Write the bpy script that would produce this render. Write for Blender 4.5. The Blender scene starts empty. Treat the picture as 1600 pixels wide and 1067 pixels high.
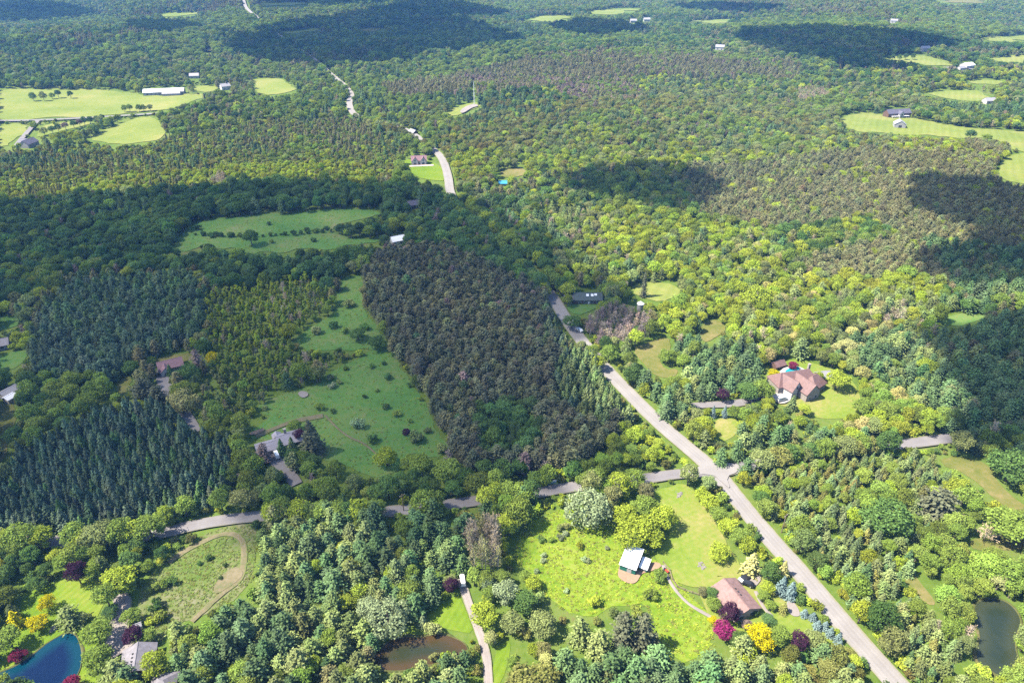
import bpy, math, random
import numpy as np
from mathutils import Vector, Matrix
from mathutils.geometry import delaunay_2d_cdt

random.seed(7)
RNG = np.random.default_rng(11)
SC = bpy.context.scene
COL = SC.collection
R = math.radians

# ------------------------------------------------------------------ camera
CAM_H, PITCH, FPX = 185.0, R(31.0), 1067.0
cam = bpy.data.cameras.new('camera')
cam.lens, cam.sensor_width = 24.0, 36.0
cam.clip_start, cam.clip_end = 1.0, 30000.0
cam_o = bpy.data.objects.new('camera', cam)
COL.objects.link(cam_o)
cam_o.location = (0, 0, CAM_H)
cam_o.rotation_euler = (R(90) - PITCH, 0, 0)
SC.camera = cam_o

# ------------------------------------------------------------------ sky, sun, exposure
SUN_EL, SUN_TRAVEL = R(54.0), R(8.0)          # light travels towards +X and slightly away
LDIR = Vector((math.cos(SUN_EL) * math.cos(SUN_TRAVEL), math.cos(SUN_EL) * math.sin(SUN_TRAVEL), -math.sin(SUN_EL)))
W = bpy.data.worlds.new('World')
SC.world = W
W.use_nodes = True
wn = W.node_tree
wn.nodes.clear()
wo = wn.nodes.new('ShaderNodeOutputWorld')
wb = wn.nodes.new('ShaderNodeBackground')
ws = wn.nodes.new('ShaderNodeTexSky')
ws.sky_type = 'NISHITA'
ws.sun_disc = False
ws.sun_elevation = SUN_EL
ws.sun_rotation = math.atan2(-LDIR.x, -LDIR.y)
ws.altitude = 400
wb.inputs['Strength'].default_value = 0.115
wn.links.new(ws.outputs[0], wb.inputs[0])
wn.links.new(wb.outputs[0], wo.inputs[0])
sun = bpy.data.lights.new('sun', 'SUN')
sun.energy, sun.angle, sun.color = 5.0, R(0.55), (1.0, 0.92, 0.77)
sun_o = bpy.data.objects.new('sun', sun)
COL.objects.link(sun_o)
sun_o.rotation_euler = LDIR.to_track_quat('-Z', 'Y').to_euler()
vs = SC.view_settings
vs.view_transform, vs.look, vs.exposure, vs.gamma = 'Standard', 'None', 2.1, 1.0
vs.use_curve_mapping = False
cy = SC.cycles
cy.max_bounces, cy.diffuse_bounces, cy.glossy_bounces = 4, 2, 1
cy.transmission_bounces, cy.volume_bounces, cy.transparent_max_bounces = 2, 0, 6
cy.use_denoising = False
cy.caustics_reflective = cy.caustics_refractive = False

# ------------------------------------------------------------------ maths helpers
def sstep(a, b, x):
    t = np.clip((np.asarray(x, float) - a) / (b - a), 0, 1)
    return t * t * (3 - 2 * t)

def hash2(i, j, s):
    n = (i.astype(np.int64) * 374761393 + j.astype(np.int64) * 668265263 + s * 2246822519) & 0xFFFFFFFF
    n = ((n ^ (n >> 13)) * 1274126177) & 0xFFFFFFFF
    return ((n ^ (n >> 16)) & 0xFFFF) / 65535.0

def vnoise(x, y, s=0):
    x, y = np.asarray(x, float), np.asarray(y, float)
    i, j = np.floor(x), np.floor(y)
    u, v = x - i, y - j
    u, v = u * u * (3 - 2 * u), v * v * (3 - 2 * v)
    a, b = hash2(i, j, s), hash2(i + 1, j, s)
    c, d = hash2(i, j + 1, s), hash2(i + 1, j + 1, s)
    return ((a * (1 - u) + b * u) * (1 - v) + (c * (1 - u) + d * u) * v) * 2 - 1

HILLS = [(-20, 1230, 24, 330, 130), (-700, 1300, 20, 300, 200), (560, 1450, 18, 380, 170), (-50, 890, 8, 80, 60),
         (900, 1900, 30, 500, 200), (-500, 2000, 30, 600, 220), (200, 2600, 38, 900, 250)]

def H(x, y):
    x, y = np.asarray(x, float), np.asarray(y, float)
    a = sstep(330, 1300, y)
    b = sstep(270, 480, y)
    h = b * 2.2 * vnoise(x / 95, y / 95, 3) + a * (11 * vnoise(x / 420, y / 420, 5) + 6 * vnoise(x / 190, y / 190, 6))
    for hx, hy, ha, sx, sy in HILLS:
        h = h + ha * np.exp(-((x - hx) / sx) ** 2 - ((y - hy) / sy) ** 2)
    return h

CP, SP = math.cos(PITCH), math.sin(PITCH)

def P(px, py):
    """ground point seen at a photograph pixel (1600 x 1067)"""
    a, b = (px - 800) / FPX, -(py - 533.5) / FPX
    d = np.array((a, CP + SP * b, -SP + CP * b))
    t0 = CAM_H / -d[2]
    lo, hi = t0 * 0.6, t0 * 1.4
    for n in (160, 40, 20):
        t = np.linspace(lo, hi, n)
        below = CAM_H + d[2] * t <= H(d[0] * t, d[1] * t)
        k = int(np.argmax(below)) if below.any() else n - 1
        lo, hi = t[max(k - 1, 0)], t[k]
    x, y = d[0] * hi, d[1] * hi
    return Vector((x, y, float(H(x, y))))

def proj(x, y, z):
    dz = z - CAM_H
    f = y * CP - dz * SP
    u = y * SP + dz * CP
    f = np.maximum(f, 1e-3)
    return 800 + FPX * x / f, 533.5 - FPX * u / f

def inpoly(px, py, poly):
    r = np.zeros(np.shape(px), bool)
    n = len(poly)
    for i in range(n):
        x0, y0 = poly[i]
        x1, y1 = poly[(i + 1) % n]
        if y0 == y1:
            continue
        c = ((y0 > py) != (y1 > py)) & (px < (x1 - x0) * (py - y0) / (y1 - y0) + x0)
        r ^= c
    return r

# ------------------------------------------------------------------ object helpers
def tag(o, label=None, cat=None, group=None, kind=None):
    if label: o['label'] = label
    if cat: o['category'] = cat
    if group: o['group'] = group
    if kind: o['kind'] = kind
    return o

def new_mesh(name, verts, faces, mats=None, idx=None, smooth=False):
    me = bpy.data.meshes.new(name)
    me.from_pydata([tuple(v) for v in verts], [], [tuple(f) for f in faces])
    for m in (mats or []):
        me.materials.append(m)
    if idx is not None:
        me.polygons.foreach_set('material_index', idx)
    if smooth:
        me.polygons.foreach_set('use_smooth', [True] * len(me.polygons))
    me.update()
    return me

def link(name, me, parent=None, loc=None, rz=None):
    o = bpy.data.objects.new(name, me)
    COL.objects.link(o)
    if parent is not None: o.parent = parent
    if loc is not None: o.location = loc
    if rz is not None: o.rotation_euler = (0, 0, rz)
    return o

def empty(name, loc, rz=0.0):
    o = link(name, None, None, loc, rz)
    o.empty_display_size = 0.5
    return o

class MB:
    def __init__(s): s.v, s.f = [], []
    def add(s, v, f):
        b = len(s.v)
        s.v += [tuple(p) for p in v]
        s.f += [tuple(i + b for i in q) for q in f]
    def box(s, x0, x1, y0, y1, z0, z1):
        s.add([(x0, y0, z0), (x1, y0, z0), (x1, y1, z0), (x0, y1, z0), (x0, y0, z1), (x1, y0, z1), (x1, y1, z1), (x0, y1, z1)],
              [(3, 2, 1, 0), (4, 5, 6, 7), (0, 1, 5, 4), (1, 2, 6, 5), (2, 3, 7, 6), (3, 0, 4, 7)])
    def slab(s, a, b, c, d, t):
        """quad a b c d thickened downwards by t"""
        q = [Vector(p) for p in (a, b, c, d)]
        s.add([tuple(p) for p in q] + [(p.x, p.y, p.z - t) for p in q],
              [(0, 1, 2, 3), (7, 6, 5, 4), (0, 4, 5, 1), (1, 5, 6, 2), (2, 6, 7, 3), (3, 7, 4, 0)])
    def tube(s, a, b, r0, r1, n=6):
        a, b = Vector(a), Vector(b)
        z = (b - a).normalized()
        x = z.orthogonal().normalized()
        y = z.cross(x)
        v = []
        for c, r in ((a, r0), (b, r1)):
            for k in range(n):
                t = 2 * math.pi * k / n
                v.append(c + (x * math.cos(t) + y * math.sin(t)) * r)
        f = [(k, (k + 1) % n, n + (k + 1) % n, n + k) for k in range(n)]
        f += [tuple(range(n - 1, -1, -1)), tuple(range(n, 2 * n))]
        s.add(v, f)
    def build(s, name, mat, parent=None, loc=None, rz=None, smooth=False):
        return link(name, new_mesh(name, s.v, s.f, [mat], smooth=smooth), parent, loc, rz)

# ------------------------------------------------------------------ materials
def mat_new(name):
    m = bpy.data.materials.new(name)
    m.use_nodes = True
    nt = m.node_tree
    nt.nodes.clear()
    out = nt.nodes.new('ShaderNodeOutputMaterial')
    return m, nt, out

def N(nt, typ, **kw):
    n = nt.nodes.new(typ)
    for k, v in kw.items():
        if k in n.inputs: n.inputs[k].default_value = v
        else: setattr(n, k, v)
    return n

def ramp_mat(name, stops, scales=(0.05, 0.6), rough=0.9, bump=0.0, detail=6, spec=0.2, mixw=0.45, stretch=None):
    """two noises in object space steer a colour ramp"""
    m, nt, out = mat_new(name)
    tc = N(nt, 'ShaderNodeTexCoord')
    src = tc.outputs['Object']
    if stretch:
        mp = N(nt, 'ShaderNodeMapping')
        mp.inputs['Scale'].default_value = stretch[:3]
        mp.inputs['Rotation'].default_value = (0, 0, stretch[3])
        nt.links.new(src, mp.inputs[0])
        src = mp.outputs[0]
    a = N(nt, 'ShaderNodeTexNoise', Scale=scales[0], Detail=detail, Roughness=0.6)
    b = N(nt, 'ShaderNodeTexNoise', Scale=scales[1], Detail=4.0, Roughness=0.65)
    nt.links.new(src, a.inputs['Vector']); nt.links.new(src, b.inputs['Vector'])
    mx = N(nt, 'ShaderNodeMix')
    mx.inputs[0].default_value = mixw
    nt.links.new(a.outputs[0], mx.inputs[2]); nt.links.new(b.outputs[0], mx.inputs[3])
    cr = N(nt, 'ShaderNodeValToRGB')
    el = cr.color_ramp.elements
    while len(el) < len(stops): el.new(0.5)
    for e, (p, c) in zip(el, stops):
        e.position, e.color = p, (*c, 1)
    nt.links.new(mx.outputs[0], cr.inputs[0])
    bs = N(nt, 'ShaderNodeBsdfPrincipled', Roughness=rough)
    bs.inputs['Specular IOR Level'].default_value = spec
    nt.links.new(cr.outputs[0], bs.inputs['Base Color'])
    if bump:
        bp = N(nt, 'ShaderNodeBump', Strength=0.8, Distance=bump)
        nt.links.new(b.outputs[0], bp.inputs['Height'])
        nt.links.new(bp.outputs[0], bs.inputs['Normal'])
    nt.links.new(bs.outputs[0], out.inputs[0])
    return m

def mown(m, width, amount, ang):
    nt = m.node_tree
    bs = nt.nodes['Principled BSDF']
    src = bs.inputs['Base Color'].links[0].from_socket
    tc = N(nt, 'ShaderNodeTexCoord')
    mp = N(nt, 'ShaderNodeMapping')
    mp.inputs['Rotation'].default_value = (0, 0, ang)
    nt.links.new(tc.outputs['Object'], mp.inputs[0])
    wv = N(nt, 'ShaderNodeTexWave', Scale=.31 / width, Distortion=2.5, Detail=2.0)
    wv.inputs['Detail Scale'].default_value = .4
    nt.links.new(mp.outputs[0], wv.inputs['Vector'])
    mr = N(nt, 'ShaderNodeMapRange')
    mr.inputs['To Min'].default_value, mr.inputs['To Max'].default_value = 1 - amount, 1 + amount
    nt.links.new(wv.outputs['Fac'], mr.inputs['Value'])
    mu = N(nt, 'ShaderNodeVectorMath', operation='SCALE')
    nt.links.new(src, mu.inputs[0]); nt.links.new(mr.outputs[0], mu.inputs['Scale'])
    nt.links.new(mu.outputs[0], bs.inputs['Base Color'])

def plain(name, col, rough=0.7, var=0.12, scale=2.0, metal=0.0, spec=0.3):
    c0 = tuple(c * (1 - var) for c in col)
    c1 = tuple(min(1, c * (1 + var)) for c in col)
    m = ramp_mat(name, [(0.35, c0), (0.65, c1)], (scale * 0.3, scale * 2), rough, spec=spec)
    m.node_tree.nodes['Principled BSDF'].inputs['Metallic'].default_value = metal
    return m

def leaf_mat(name, trans=0.3, var=0.35):
    m, nt, out = mat_new(name)
    at = N(nt, 'ShaderNodeAttribute', attribute_type='INSTANCER', attribute_name='tint')
    lr = N(nt, 'ShaderNodeAttribute', attribute_type='GEOMETRY', attribute_name='leafvar')
    mr = N(nt, 'ShaderNodeMapRange')
    mr.inputs['To Min'].default_value = 1 - var
    mr.inputs['To Max'].default_value = 1 + var
    nt.links.new(lr.outputs['Fac'], mr.inputs['Value'])
    mu = N(nt, 'ShaderNodeVectorMath', operation='SCALE')
    nt.links.new(at.outputs['Color'], mu.inputs[0]); nt.links.new(mr.outputs[0], mu.inputs['Scale'])
    d = N(nt, 'ShaderNodeBsdfDiffuse', Roughness=0.6)
    t = N(nt, 'ShaderNodeBsdfTranslucent')
    nt.links.new(mu.outputs[0], d.inputs[0]); nt.links.new(mu.outputs[0], t.inputs[0])
    mx = N(nt, 'ShaderNodeMixShader', Fac=trans)
    nt.links.new(d.outputs[0], mx.inputs[1]); nt.links.new(t.outputs[0], mx.inputs[2])
    nt.links.new(mx.outputs[0], out.inputs[0])
    return m

M = {}
M['leaf'] = leaf_mat('broad_leaves', 0.34, 0.52)
M['needle'] = leaf_mat('needles', 0.18, 0.45)
M['bark'] = ramp_mat('bark', [(0.3, (0.07, 0.055, 0.045)), (0.7, (0.16, 0.13, 0.11))], (0.8, 6), 0.95)
M['greybark'] = ramp_mat('grey_bark', [(0.3, (0.2, 0.17, 0.16)), (0.7, (0.36, 0.32, 0.3))], (0.8, 6), 0.95)
M['ground'] = ramp_mat('forest_floor', [(0.30, (0.035, 0.058, 0.012)), (0.46, (0.055, 0.088, 0.014)), (0.58, (0.075, 0.10, 0.022)), (0.70, (0.085, 0.07, 0.035))], (0.02, 0.35), 1.0, 0.3, spec=0.05)
M['meadow_lit'] = ramp_mat('rough_meadow', [(0.34, (0.042, 0.081, 0.006)), (0.45, (0.074, 0.120, 0.010)), (0.55, (0.107, 0.145, 0.016)), (0.68, (0.143, 0.145, 0.041))], (0.035, 0.45), 1.0, 0.25, spec=0.05, mixw=0.55)
M['lawn'] = ramp_mat('mown_lawn', [(0.36, (0.070, 0.110, 0.012)), (0.48, (0.099, 0.130, 0.021)), (0.56, (0.128, 0.133, 0.035)), (0.66, (0.175, 0.151, 0.064))], (0.03, 0.5), 1.0, 0.08, spec=0.05, mixw=0.35)
M['lawn_green'] = ramp_mat('lush_lawn', [(0.36, (0.053, 0.096, 0.007)), (0.52, (0.080, 0.121, 0.011)), (0.66, (0.117, 0.131, 0.024))], (0.04, 0.6), 1.0, 0.08, spec=0.05, mixw=0.35)
M['pasture'] = ramp_mat('green_pasture', [(0.34, (0.037, 0.089, 0.020)), (0.46, (0.052, 0.109, 0.024)), (0.56, (0.075, 0.114, 0.030)), (0.68, (0.120, 0.114, 0.052))], (0.028, 0.4), 1.0, 0.2, spec=0.05, mixw=0.45)
M['hayfield'] = ramp_mat('pale_hayfield', [(0.35, (0.074, 0.104, 0.020)), (0.5, (0.104, 0.126, 0.028)), (0.66, (0.148, 0.144, 0.049))], (0.012, 0.2), 1.0, spec=0.05, mixw=0.3)
M['dryfield'] = ramp_mat('dry_field', [(0.36, (0.055, 0.071, 0.013)), (0.5, (0.087, 0.088, 0.026)), (0.62, (0.128, 0.105, 0.046))], (0.04, 0.4), 1.0, 0.15, spec=0.05, mixw=0.4)
M['weedfield'] = ramp_mat('weedy_field', [(0.34, (0.041, 0.072, 0.012)), (0.46, (0.064, 0.088, 0.021)), (0.55, (0.093, 0.095, 0.046)), (0.66, (0.134, 0.124, 0.098))], (0.035, 0.5), 1.0, 0.2, spec=0.05, mixw=0.4)
M['road'] = ramp_mat('gravel_road', [(0.35, (0.133, 0.123, 0.120)), (0.55, (0.157, 0.147, 0.143)), (0.7, (0.188, 0.174, 0.169))], (0.12, 2.5), 0.95, 0.02)
M['asphalt'] = ramp_mat('worn_asphalt', [(0.35, (0.095, 0.088, 0.093)), (0.65, (0.133, 0.125, 0.127))], (0.15, 2.5), 0.9, 0.01)
M['gravel'] = ramp_mat('pale_gravel', [(0.35, (0.125, 0.109, 0.103)), (0.65, (0.169, 0.150, 0.139))], (0.2, 2.5), 0.95, 0.02)
M['dirt'] = ramp_mat('bare_earth', [(0.35, (0.151, 0.098, 0.065)), (0.65, (0.212, 0.145, 0.101))], (0.15, 1.5), 1.0, 0.05)
M['track'] = ramp_mat('worn_track', [(0.34, (0.052, 0.069, 0.020)), (0.5, (0.102, 0.086, 0.048)), (0.66, (0.132, 0.110, 0.070))], (0.15, 1.0), 1.0, 0.04)
M['bank'] = ramp_mat('muddy_bank', [(0.35, (0.03, 0.045, 0.008)), (0.55, (0.06, 0.06, 0.02)), (0.7, (0.09, 0.07, 0.04))], (0.2, 1.2), 1.0, 0.1)
def wheel_tracks(m, amount, edge):
    """packed paler wheel paths and a dusty grassy shoulder across the width of a road"""
    nt = m.node_tree
    bs = nt.nodes['Principled BSDF']
    src = bs.inputs['Base Color'].links[0].from_socket
    at = N(nt, 'ShaderNodeAttribute', attribute_type='GEOMETRY', attribute_name='side')
    ab = N(nt, 'ShaderNodeMath', operation='ABSOLUTE')
    nt.links.new(at.outputs['Fac'], ab.inputs[0])
    cr = N(nt, 'ShaderNodeValToRGB')
    el = cr.color_ramp.elements
    for k, (p, v) in enumerate(((0, .45), (.22, .2), (.4, .62), (.55, .35), (.7, .55), (.86, .3))):
        e = el[k] if k < 2 else el.new(p)
        e.position, e.color = p, (v, v, v, 1)
    nt.links.new(ab.outputs[0], cr.inputs[0])
    mr = N(nt, 'ShaderNodeMapRange')
    mr.inputs['To Min'].default_value, mr.inputs['To Max'].default_value = 1 - amount, 1 + amount
    nt.links.new(cr.outputs[0], mr.inputs['Value'])
    mu = N(nt, 'ShaderNodeVectorMath', operation='SCALE')
    nt.links.new(src, mu.inputs[0]); nt.links.new(mr.outputs[0], mu.inputs['Scale'])
    tc = N(nt, 'ShaderNodeTexCoord')
    no = N(nt, 'ShaderNodeTexNoise', Scale=0.7, Detail=5.0)
    nt.links.new(tc.outputs['Object'], no.inputs['Vector'])
    ad = N(nt, 'ShaderNodeMath', operation='MULTIPLY_ADD')
    ad.inputs[1].default_value, ad.inputs[2].default_value = 0.5, -0.25
    nt.links.new(no.outputs[0], ad.inputs[0])
    sm = N(nt, 'ShaderNodeMath', operation='ADD')
    nt.links.new(ab.outputs[0], sm.inputs[0]); nt.links.new(ad.outputs[0], sm.inputs[1])
    er = N(nt, 'ShaderNodeMapRange')
    er.inputs['From Min'].default_value, er.inputs['From Max'].default_value = 0.8, 1.02
    nt.links.new(sm.outputs[0], er.inputs['Value'])
    mx = N(nt, 'ShaderNodeMix', data_type='RGBA')
    nt.links.new(er.outputs[0], mx.inputs[0]); nt.links.new(mu.outputs[0], mx.inputs[6])
    mx.inputs[7].default_value = (*edge, 1)
    nt.links.new(mx.outputs[2], bs.inputs['Base Color'])
mown(M['hayfield'], 7.0, .05, .5)
mown(M['lawn'], 2.0, .025, 1.1)
mown(M['lawn_green'], 2.2, .06, .4)
wheel_tracks(M['road'], .18, (0.13, 0.125, 0.07))
wheel_tracks(M['asphalt'], .12, (0.10, 0.095, 0.06))
M['gravel_drive'] = ramp_mat('gravel_drive', [(0.35, (0.14, 0.122, 0.115)), (0.65, (0.19, 0.168, 0.157))], (0.2, 2.5), 0.95, 0.02)
wheel_tracks(M['gravel_drive'], .22, (0.085, 0.10, 0.03))
wheel_tracks(M['track'], .25, (0.07, 0.09, 0.022))
M['concrete'] = plain('concrete', (0.26, 0.245, 0.235), 0.9)

def water_mat(name, deep, shallow, rough=0.06, scale=0.05):
    m, nt, out = mat_new(name)
    tc = N(nt, 'ShaderNodeTexCoord')
    a = N(nt, 'ShaderNodeTexNoise', Scale=scale, Detail=4.0)
    nt.links.new(tc.outputs['Object'], a.inputs['Vector'])
    cr = N(nt, 'ShaderNodeValToRGB')
    cr.color_ramp.elements[0].position, cr.color_ramp.elements[0].color = 0.4, (*deep, 1)
    cr.color_ramp.elements[1].position, cr.color_ramp.elements[1].color = 0.68, (*shallow, 1)
    sh = N(nt, 'ShaderNodeAttribute', attribute_type='GEOMETRY', attribute_name='shore')
    ma = N(nt, 'ShaderNodeMath', operation='MULTIPLY_ADD')
    ma.inputs[1].default_value, ma.inputs[2].default_value = 0.35, 0.12
    nt.links.new(a.outputs[0], ma.inputs[0])
    mb = N(nt, 'ShaderNodeMath', operation='ADD')
    nt.links.new(ma.outputs[0], mb.inputs[0])
    mc = N(nt, 'ShaderNodeMath', operation='MULTIPLY')
    mc.inputs[1].default_value = 0.55
    nt.links.new(sh.outputs['Fac'], mc.inputs[0]); nt.links.new(mc.outputs[0], mb.inputs[1])
    nt.links.new(mb.outputs[0], cr.inputs[0])
    b = N(nt, 'ShaderNodeTexNoise', Scale=1.6, Detail=3.0)
    nt.links.new(tc.outputs['Object'], b.inputs['Vector'])
    bp = N(nt, 'ShaderNodeBump', Strength=0.08, Distance=0.03)
    nt.links.new(b.outputs[0], bp.inputs['Height'])
    bs = N(nt, 'ShaderNodeBsdfPrincipled', Roughness=rough)
    bs.inputs['IOR'].default_value = 1.33
    bs.inputs['Specular IOR Level'].default_value = 0.35
    nt.links.new(cr.outputs[0], bs.inputs['Base Color']); nt.links.new(bp.outputs[0], bs.inputs['Normal'])
    nt.links.new(bs.outputs[0], out.inputs[0])
    return m

M['water_blue'] = water_mat('deep_blue_water', (0.0006, 0.006, 0.026), (0.001, 0.02, 0.035), 0.12, 0.03)
M['water_brown'] = water_mat('brown_water', (0.016, 0.02, 0.010), (0.036, 0.024, 0.010), 0.1, 0.04)
M['water_dark'] = water_mat('grey_green_water', (0.013, 0.02, 0.013), (0.022, 0.028, 0.016), 0.12, 0.03)
M['water_pool'] = water_mat('pool_water', (0.008, 0.16, 0.2), (0.012, 0.2, 0.24), 0.05, 0.2)

# ------------------------------------------------------------------ ground
def build_ground():
    ys = [-350.0]
    while ys[-1] < 14000:
        y = ys[-1]
        ys.append(y + max(5.0, 0.013 * max(y, 0)) * (1.0 if y < 3500 else 2.5))
    ncol = 200
    us = np.linspace(-1, 1, ncol)
    us = np.sign(us) * (0.72 * np.abs(us) + 0.28 * np.abs(us) ** 3)
    Y = np.array(ys)[:, None] * np.ones((1, ncol))
    half = 420 + np.maximum(Y, 0) * 1.15
    X = us[None, :] * half
    Z = H(X, Y)
    V = np.stack((X, Y, Z), -1).reshape(-1, 3)
    n = len(ys)
    F = []
    for r in range(n - 1):
        b = r * ncol
        F += [(b + c, b + c + 1, b + ncol + c + 1, b + ncol + c) for c in range(ncol - 1)]
    o = link('ground', new_mesh('ground', V.tolist(), F, [M['ground']], smooth=True))
    tag(o, 'green and brown forest floor under the woods', kind='structure')
build_ground()

def lift(y, layer):
    return (0.05 + 0.0004 * max(y, 0)) * layer + (0.1 if y > 300 else 0.0)

def smooth_poly(pts, rough=0.0, step=4.0, seed=0, iters=2, wl=9.0):
    p = [Vector((q[0], q[1])) for q in pts]
    for _ in range(iters):
        r = []
        for i in range(len(p)):
            a, b = p[i], p[(i + 1) % len(p)]
            r += [a * 0.75 + b * 0.25, a * 0.25 + b * 0.75]
        p = r
    out = []
    for i in range(len(p)):
        a, b = p[i], p[(i + 1) % len(p)]
        k = max(1, int((b - a).length / step))
        for j in range(k):
            q = a.lerp(b, j / k)
            if rough:
                q = q + Vector((float(vnoise(q.x / wl, q.y / wl, seed + 1) + .5 * vnoise(q.x * 2.7 / wl, q.y * 2.7 / wl, seed + 3)), float(vnoise(q.x / wl, q.y / wl, seed + 2) + .5 * vnoise(q.x * 2.7 / wl, q.y * 2.7 / wl, seed + 4)))) * rough
            out.append(q)
    return out

def sheet(name, pix, mat, layer=1, rough=0.0, flat=None, step=None, kind='structure', label=None, parent=None, iters=2, world=False):
    pts = pix if world else [P(*q)[:2] for q in pix]
    cy_ = sum(q[1] for q in pts) / len(pts)
    st = step or (3.0 if cy_ < 320 else 6.0 if cy_ < 700 else 14.0)
    far_ = max(1.0, cy_ / 260)
    b = smooth_poly(pts, rough * far_, st if not rough else min(st, 2.0 * far_), int(abs(pts[0][0]) * 7) % 97, iters, 7.0 * far_)
    bx, by = np.array([q.x for q in b]), np.array([q.y for q in b])
    g = st * 1.6
    gx, gy = np.meshgrid(np.arange(bx.min() + g / 2, bx.max(), g), np.arange(by.min() + g / 2, by.max(), g))
    gx, gy = gx.ravel(), gy.ravel()
    poly = list(zip(bx, by))
    ins = inpoly(gx, gy, poly)
    gx, gy = gx[ins], gy[ins]
    if len(gx):
        d = np.min((gx[:, None] - bx[None]) ** 2 + (gy[:, None] - by[None]) ** 2, axis=1)
        k = d > (g * 0.45) ** 2
        gx, gy = gx[k], gy[k]
    vin = [Vector(q) for q in poly] + [Vector((a, c)) for a, c in zip(gx, gy)]
    nb = len(poly)
    res = delaunay_2d_cdt(vin, [(i, (i + 1) % nb) for i in range(nb)], [], 1, 1e-4)
    V = []
    for q in res[0]:
        z = flat if flat is not None else float(H(q.x, q.y)) + lift(q.y, layer)
        V.append((q.x, q.y, z))
    F = [tuple(f) for f in res[2]]
    FF = []
    for f in F:
        a, b2, c = (Vector(V[f[0]]), Vector(V[f[1]]), Vector(V[f[2]]))
        FF.append(f if (b2 - a).cross(c - a).z > 0 else tuple(reversed(f)))
    o = link(name, new_mesh(name, V, FF, [mat], smooth=True), parent)
    tag(o, label, kind=kind if parent is None else None)
    return o, b

def add_side(me, nx):
    n = len(me.vertices) // (nx + 1)
    at = me.attributes.new('side', 'FLOAT', 'POINT')
    at.data.foreach_set('value', np.tile(np.linspace(-1, 1, nx + 1), n).astype(np.float32))

def strip(name, pix, width, mat, layer=3, label=None, parent=None, world=False, kind='structure', wob=0.0, w_end=None):
    pts = [Vector((q[0], q[1])) for q in (pix if world else [P(*q)[:2] for q in pix])]
    for _ in range(3):
        r = [pts[0]]
        for i in range(len(pts) - 1):
            a, b = pts[i], pts[i + 1]
            r += [a * 0.75 + b * 0.25, a * 0.25 + b * 0.75]
        r.append(pts[-1])
        pts = r
    d = []
    for i in range(len(pts) - 1):
        k = max(1, int((pts[i + 1] - pts[i]).length / 4))
        d += [pts[i].lerp(pts[i + 1], j / k) for j in range(k)]
    d.append(pts[-1])
    V, F = [], []
    nx = 12
    for i, q in enumerate(d):
        t = (d[min(i + 1, len(d) - 1)] - d[max(i - 1, 0)]).normalized()
        n = Vector((-t.y, t.x))
        f = i / max(1, len(d) - 1)
        w = (width * (1 - f) + (w_end or width) * f) / 2
        for k in range(nx + 1):
            s = k / nx * 2 - 1
            e = w + (wob * float(vnoise(q.x / 5 + 40 * s, q.y / 5, 9)) if abs(s) == 1 else 0)
            p = q + n * (s * e)
            V.append((p.x, p.y, float(H(p.x, p.y)) + lift(p.y, layer) + 0.05 * (1 - s * s)))
    for i in range(len(d) - 1):
        for k in range(nx):
            b = i * (nx + 1) + k
            F.append((b, b + nx + 1, b + nx + 2, b + 1))
    me = new_mesh(name, V, F, [mat], smooth=True)
    add_side(me, nx)
    if me.polygons and me.polygons[0].normal.z < 0:
        me.flip_normals()
    o = link(name, me, parent)
    tag(o, label, kind=kind if parent is None else None)
    return o, d

CLEAR = []           # photograph outlines of open ground (no tree may stand on or hide these)
def field(name, pix, mat, label, rough=1.2, layer=1, clear=True):
    if clear: CLEAR.append(pix)
    return sheet(name, pix, M[mat], layer, rough * 1.3, label=label, iters=1)

field('meadow', [(795, 870), (815, 830), (850, 800), (900, 795), (945, 800), (968, 840), (985, 862), (1015, 868), (1040, 888), (1075, 925), (1112, 965), (1118, 1010), (1080, 1035), (1050, 1020), (1022, 985), (1010, 950), (960, 945), (930, 960), (880, 955), (850, 930), (835, 900)], 'meadow_lit', 'bright rough meadow around the green barn')
field('lawn', [(1022, 768), (1068, 752), (1092, 775), (1115, 812), (1135, 845), (1150, 868), (1158, 892), (1118, 905), (1090, 918), (1050, 905), (1036, 885), (1018, 862), (1046, 838), (1052, 800), (1032, 790)], 'lawn', 'pale mown lawn between the crossroads and the bungalow', 0.8, 2)
field('lawn', [(1085, 915), (1120, 900), (1190, 890), (1215, 925), (1250, 945), (1310, 1005), (1290, 1008), (1215, 990), (1160, 985), (1110, 970)], 'lawn', 'tan and green garden around the brown-roofed bungalow', 0.6, 3)
field('lawn', [(30, 935), (70, 912), (110, 905), (158, 905), (160, 940), (155, 1000), (152, 1090), (90, 1105), (0, 1085), (0, 1020), (30, 985)], 'lawn_green', 'bright lawn around the blue pond', 0.8)
field('field', [(216, 925), (240, 893), (275, 862), (310, 840), (350, 822), (395, 818), (402, 850), (396, 905), (350, 945), (305, 968), (262, 975), (248, 1010), (232, 1000), (222, 965)], 'weedfield', 'weedy field ringed by a worn track', 0.8)
field('meadow', [(538, 432), (570, 432), (562, 470), (580, 500), (600, 530), (610, 548), (628, 575), (655, 615), (680, 660), (700, 700), (688, 722), (640, 700), (612, 745), (560, 742), (520, 722), (478, 712), (474, 690), (400, 690), (385, 678), (430, 650), (395, 640), (430, 618), (500, 600), (515, 580), (560, 560), (590, 545), (520, 548), (470, 545), (455, 532), (490, 508), (520, 490), (530, 460)], 'pasture', 'shaded green meadow dotted with shrubs beside the dark pine block', 1.0)
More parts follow.
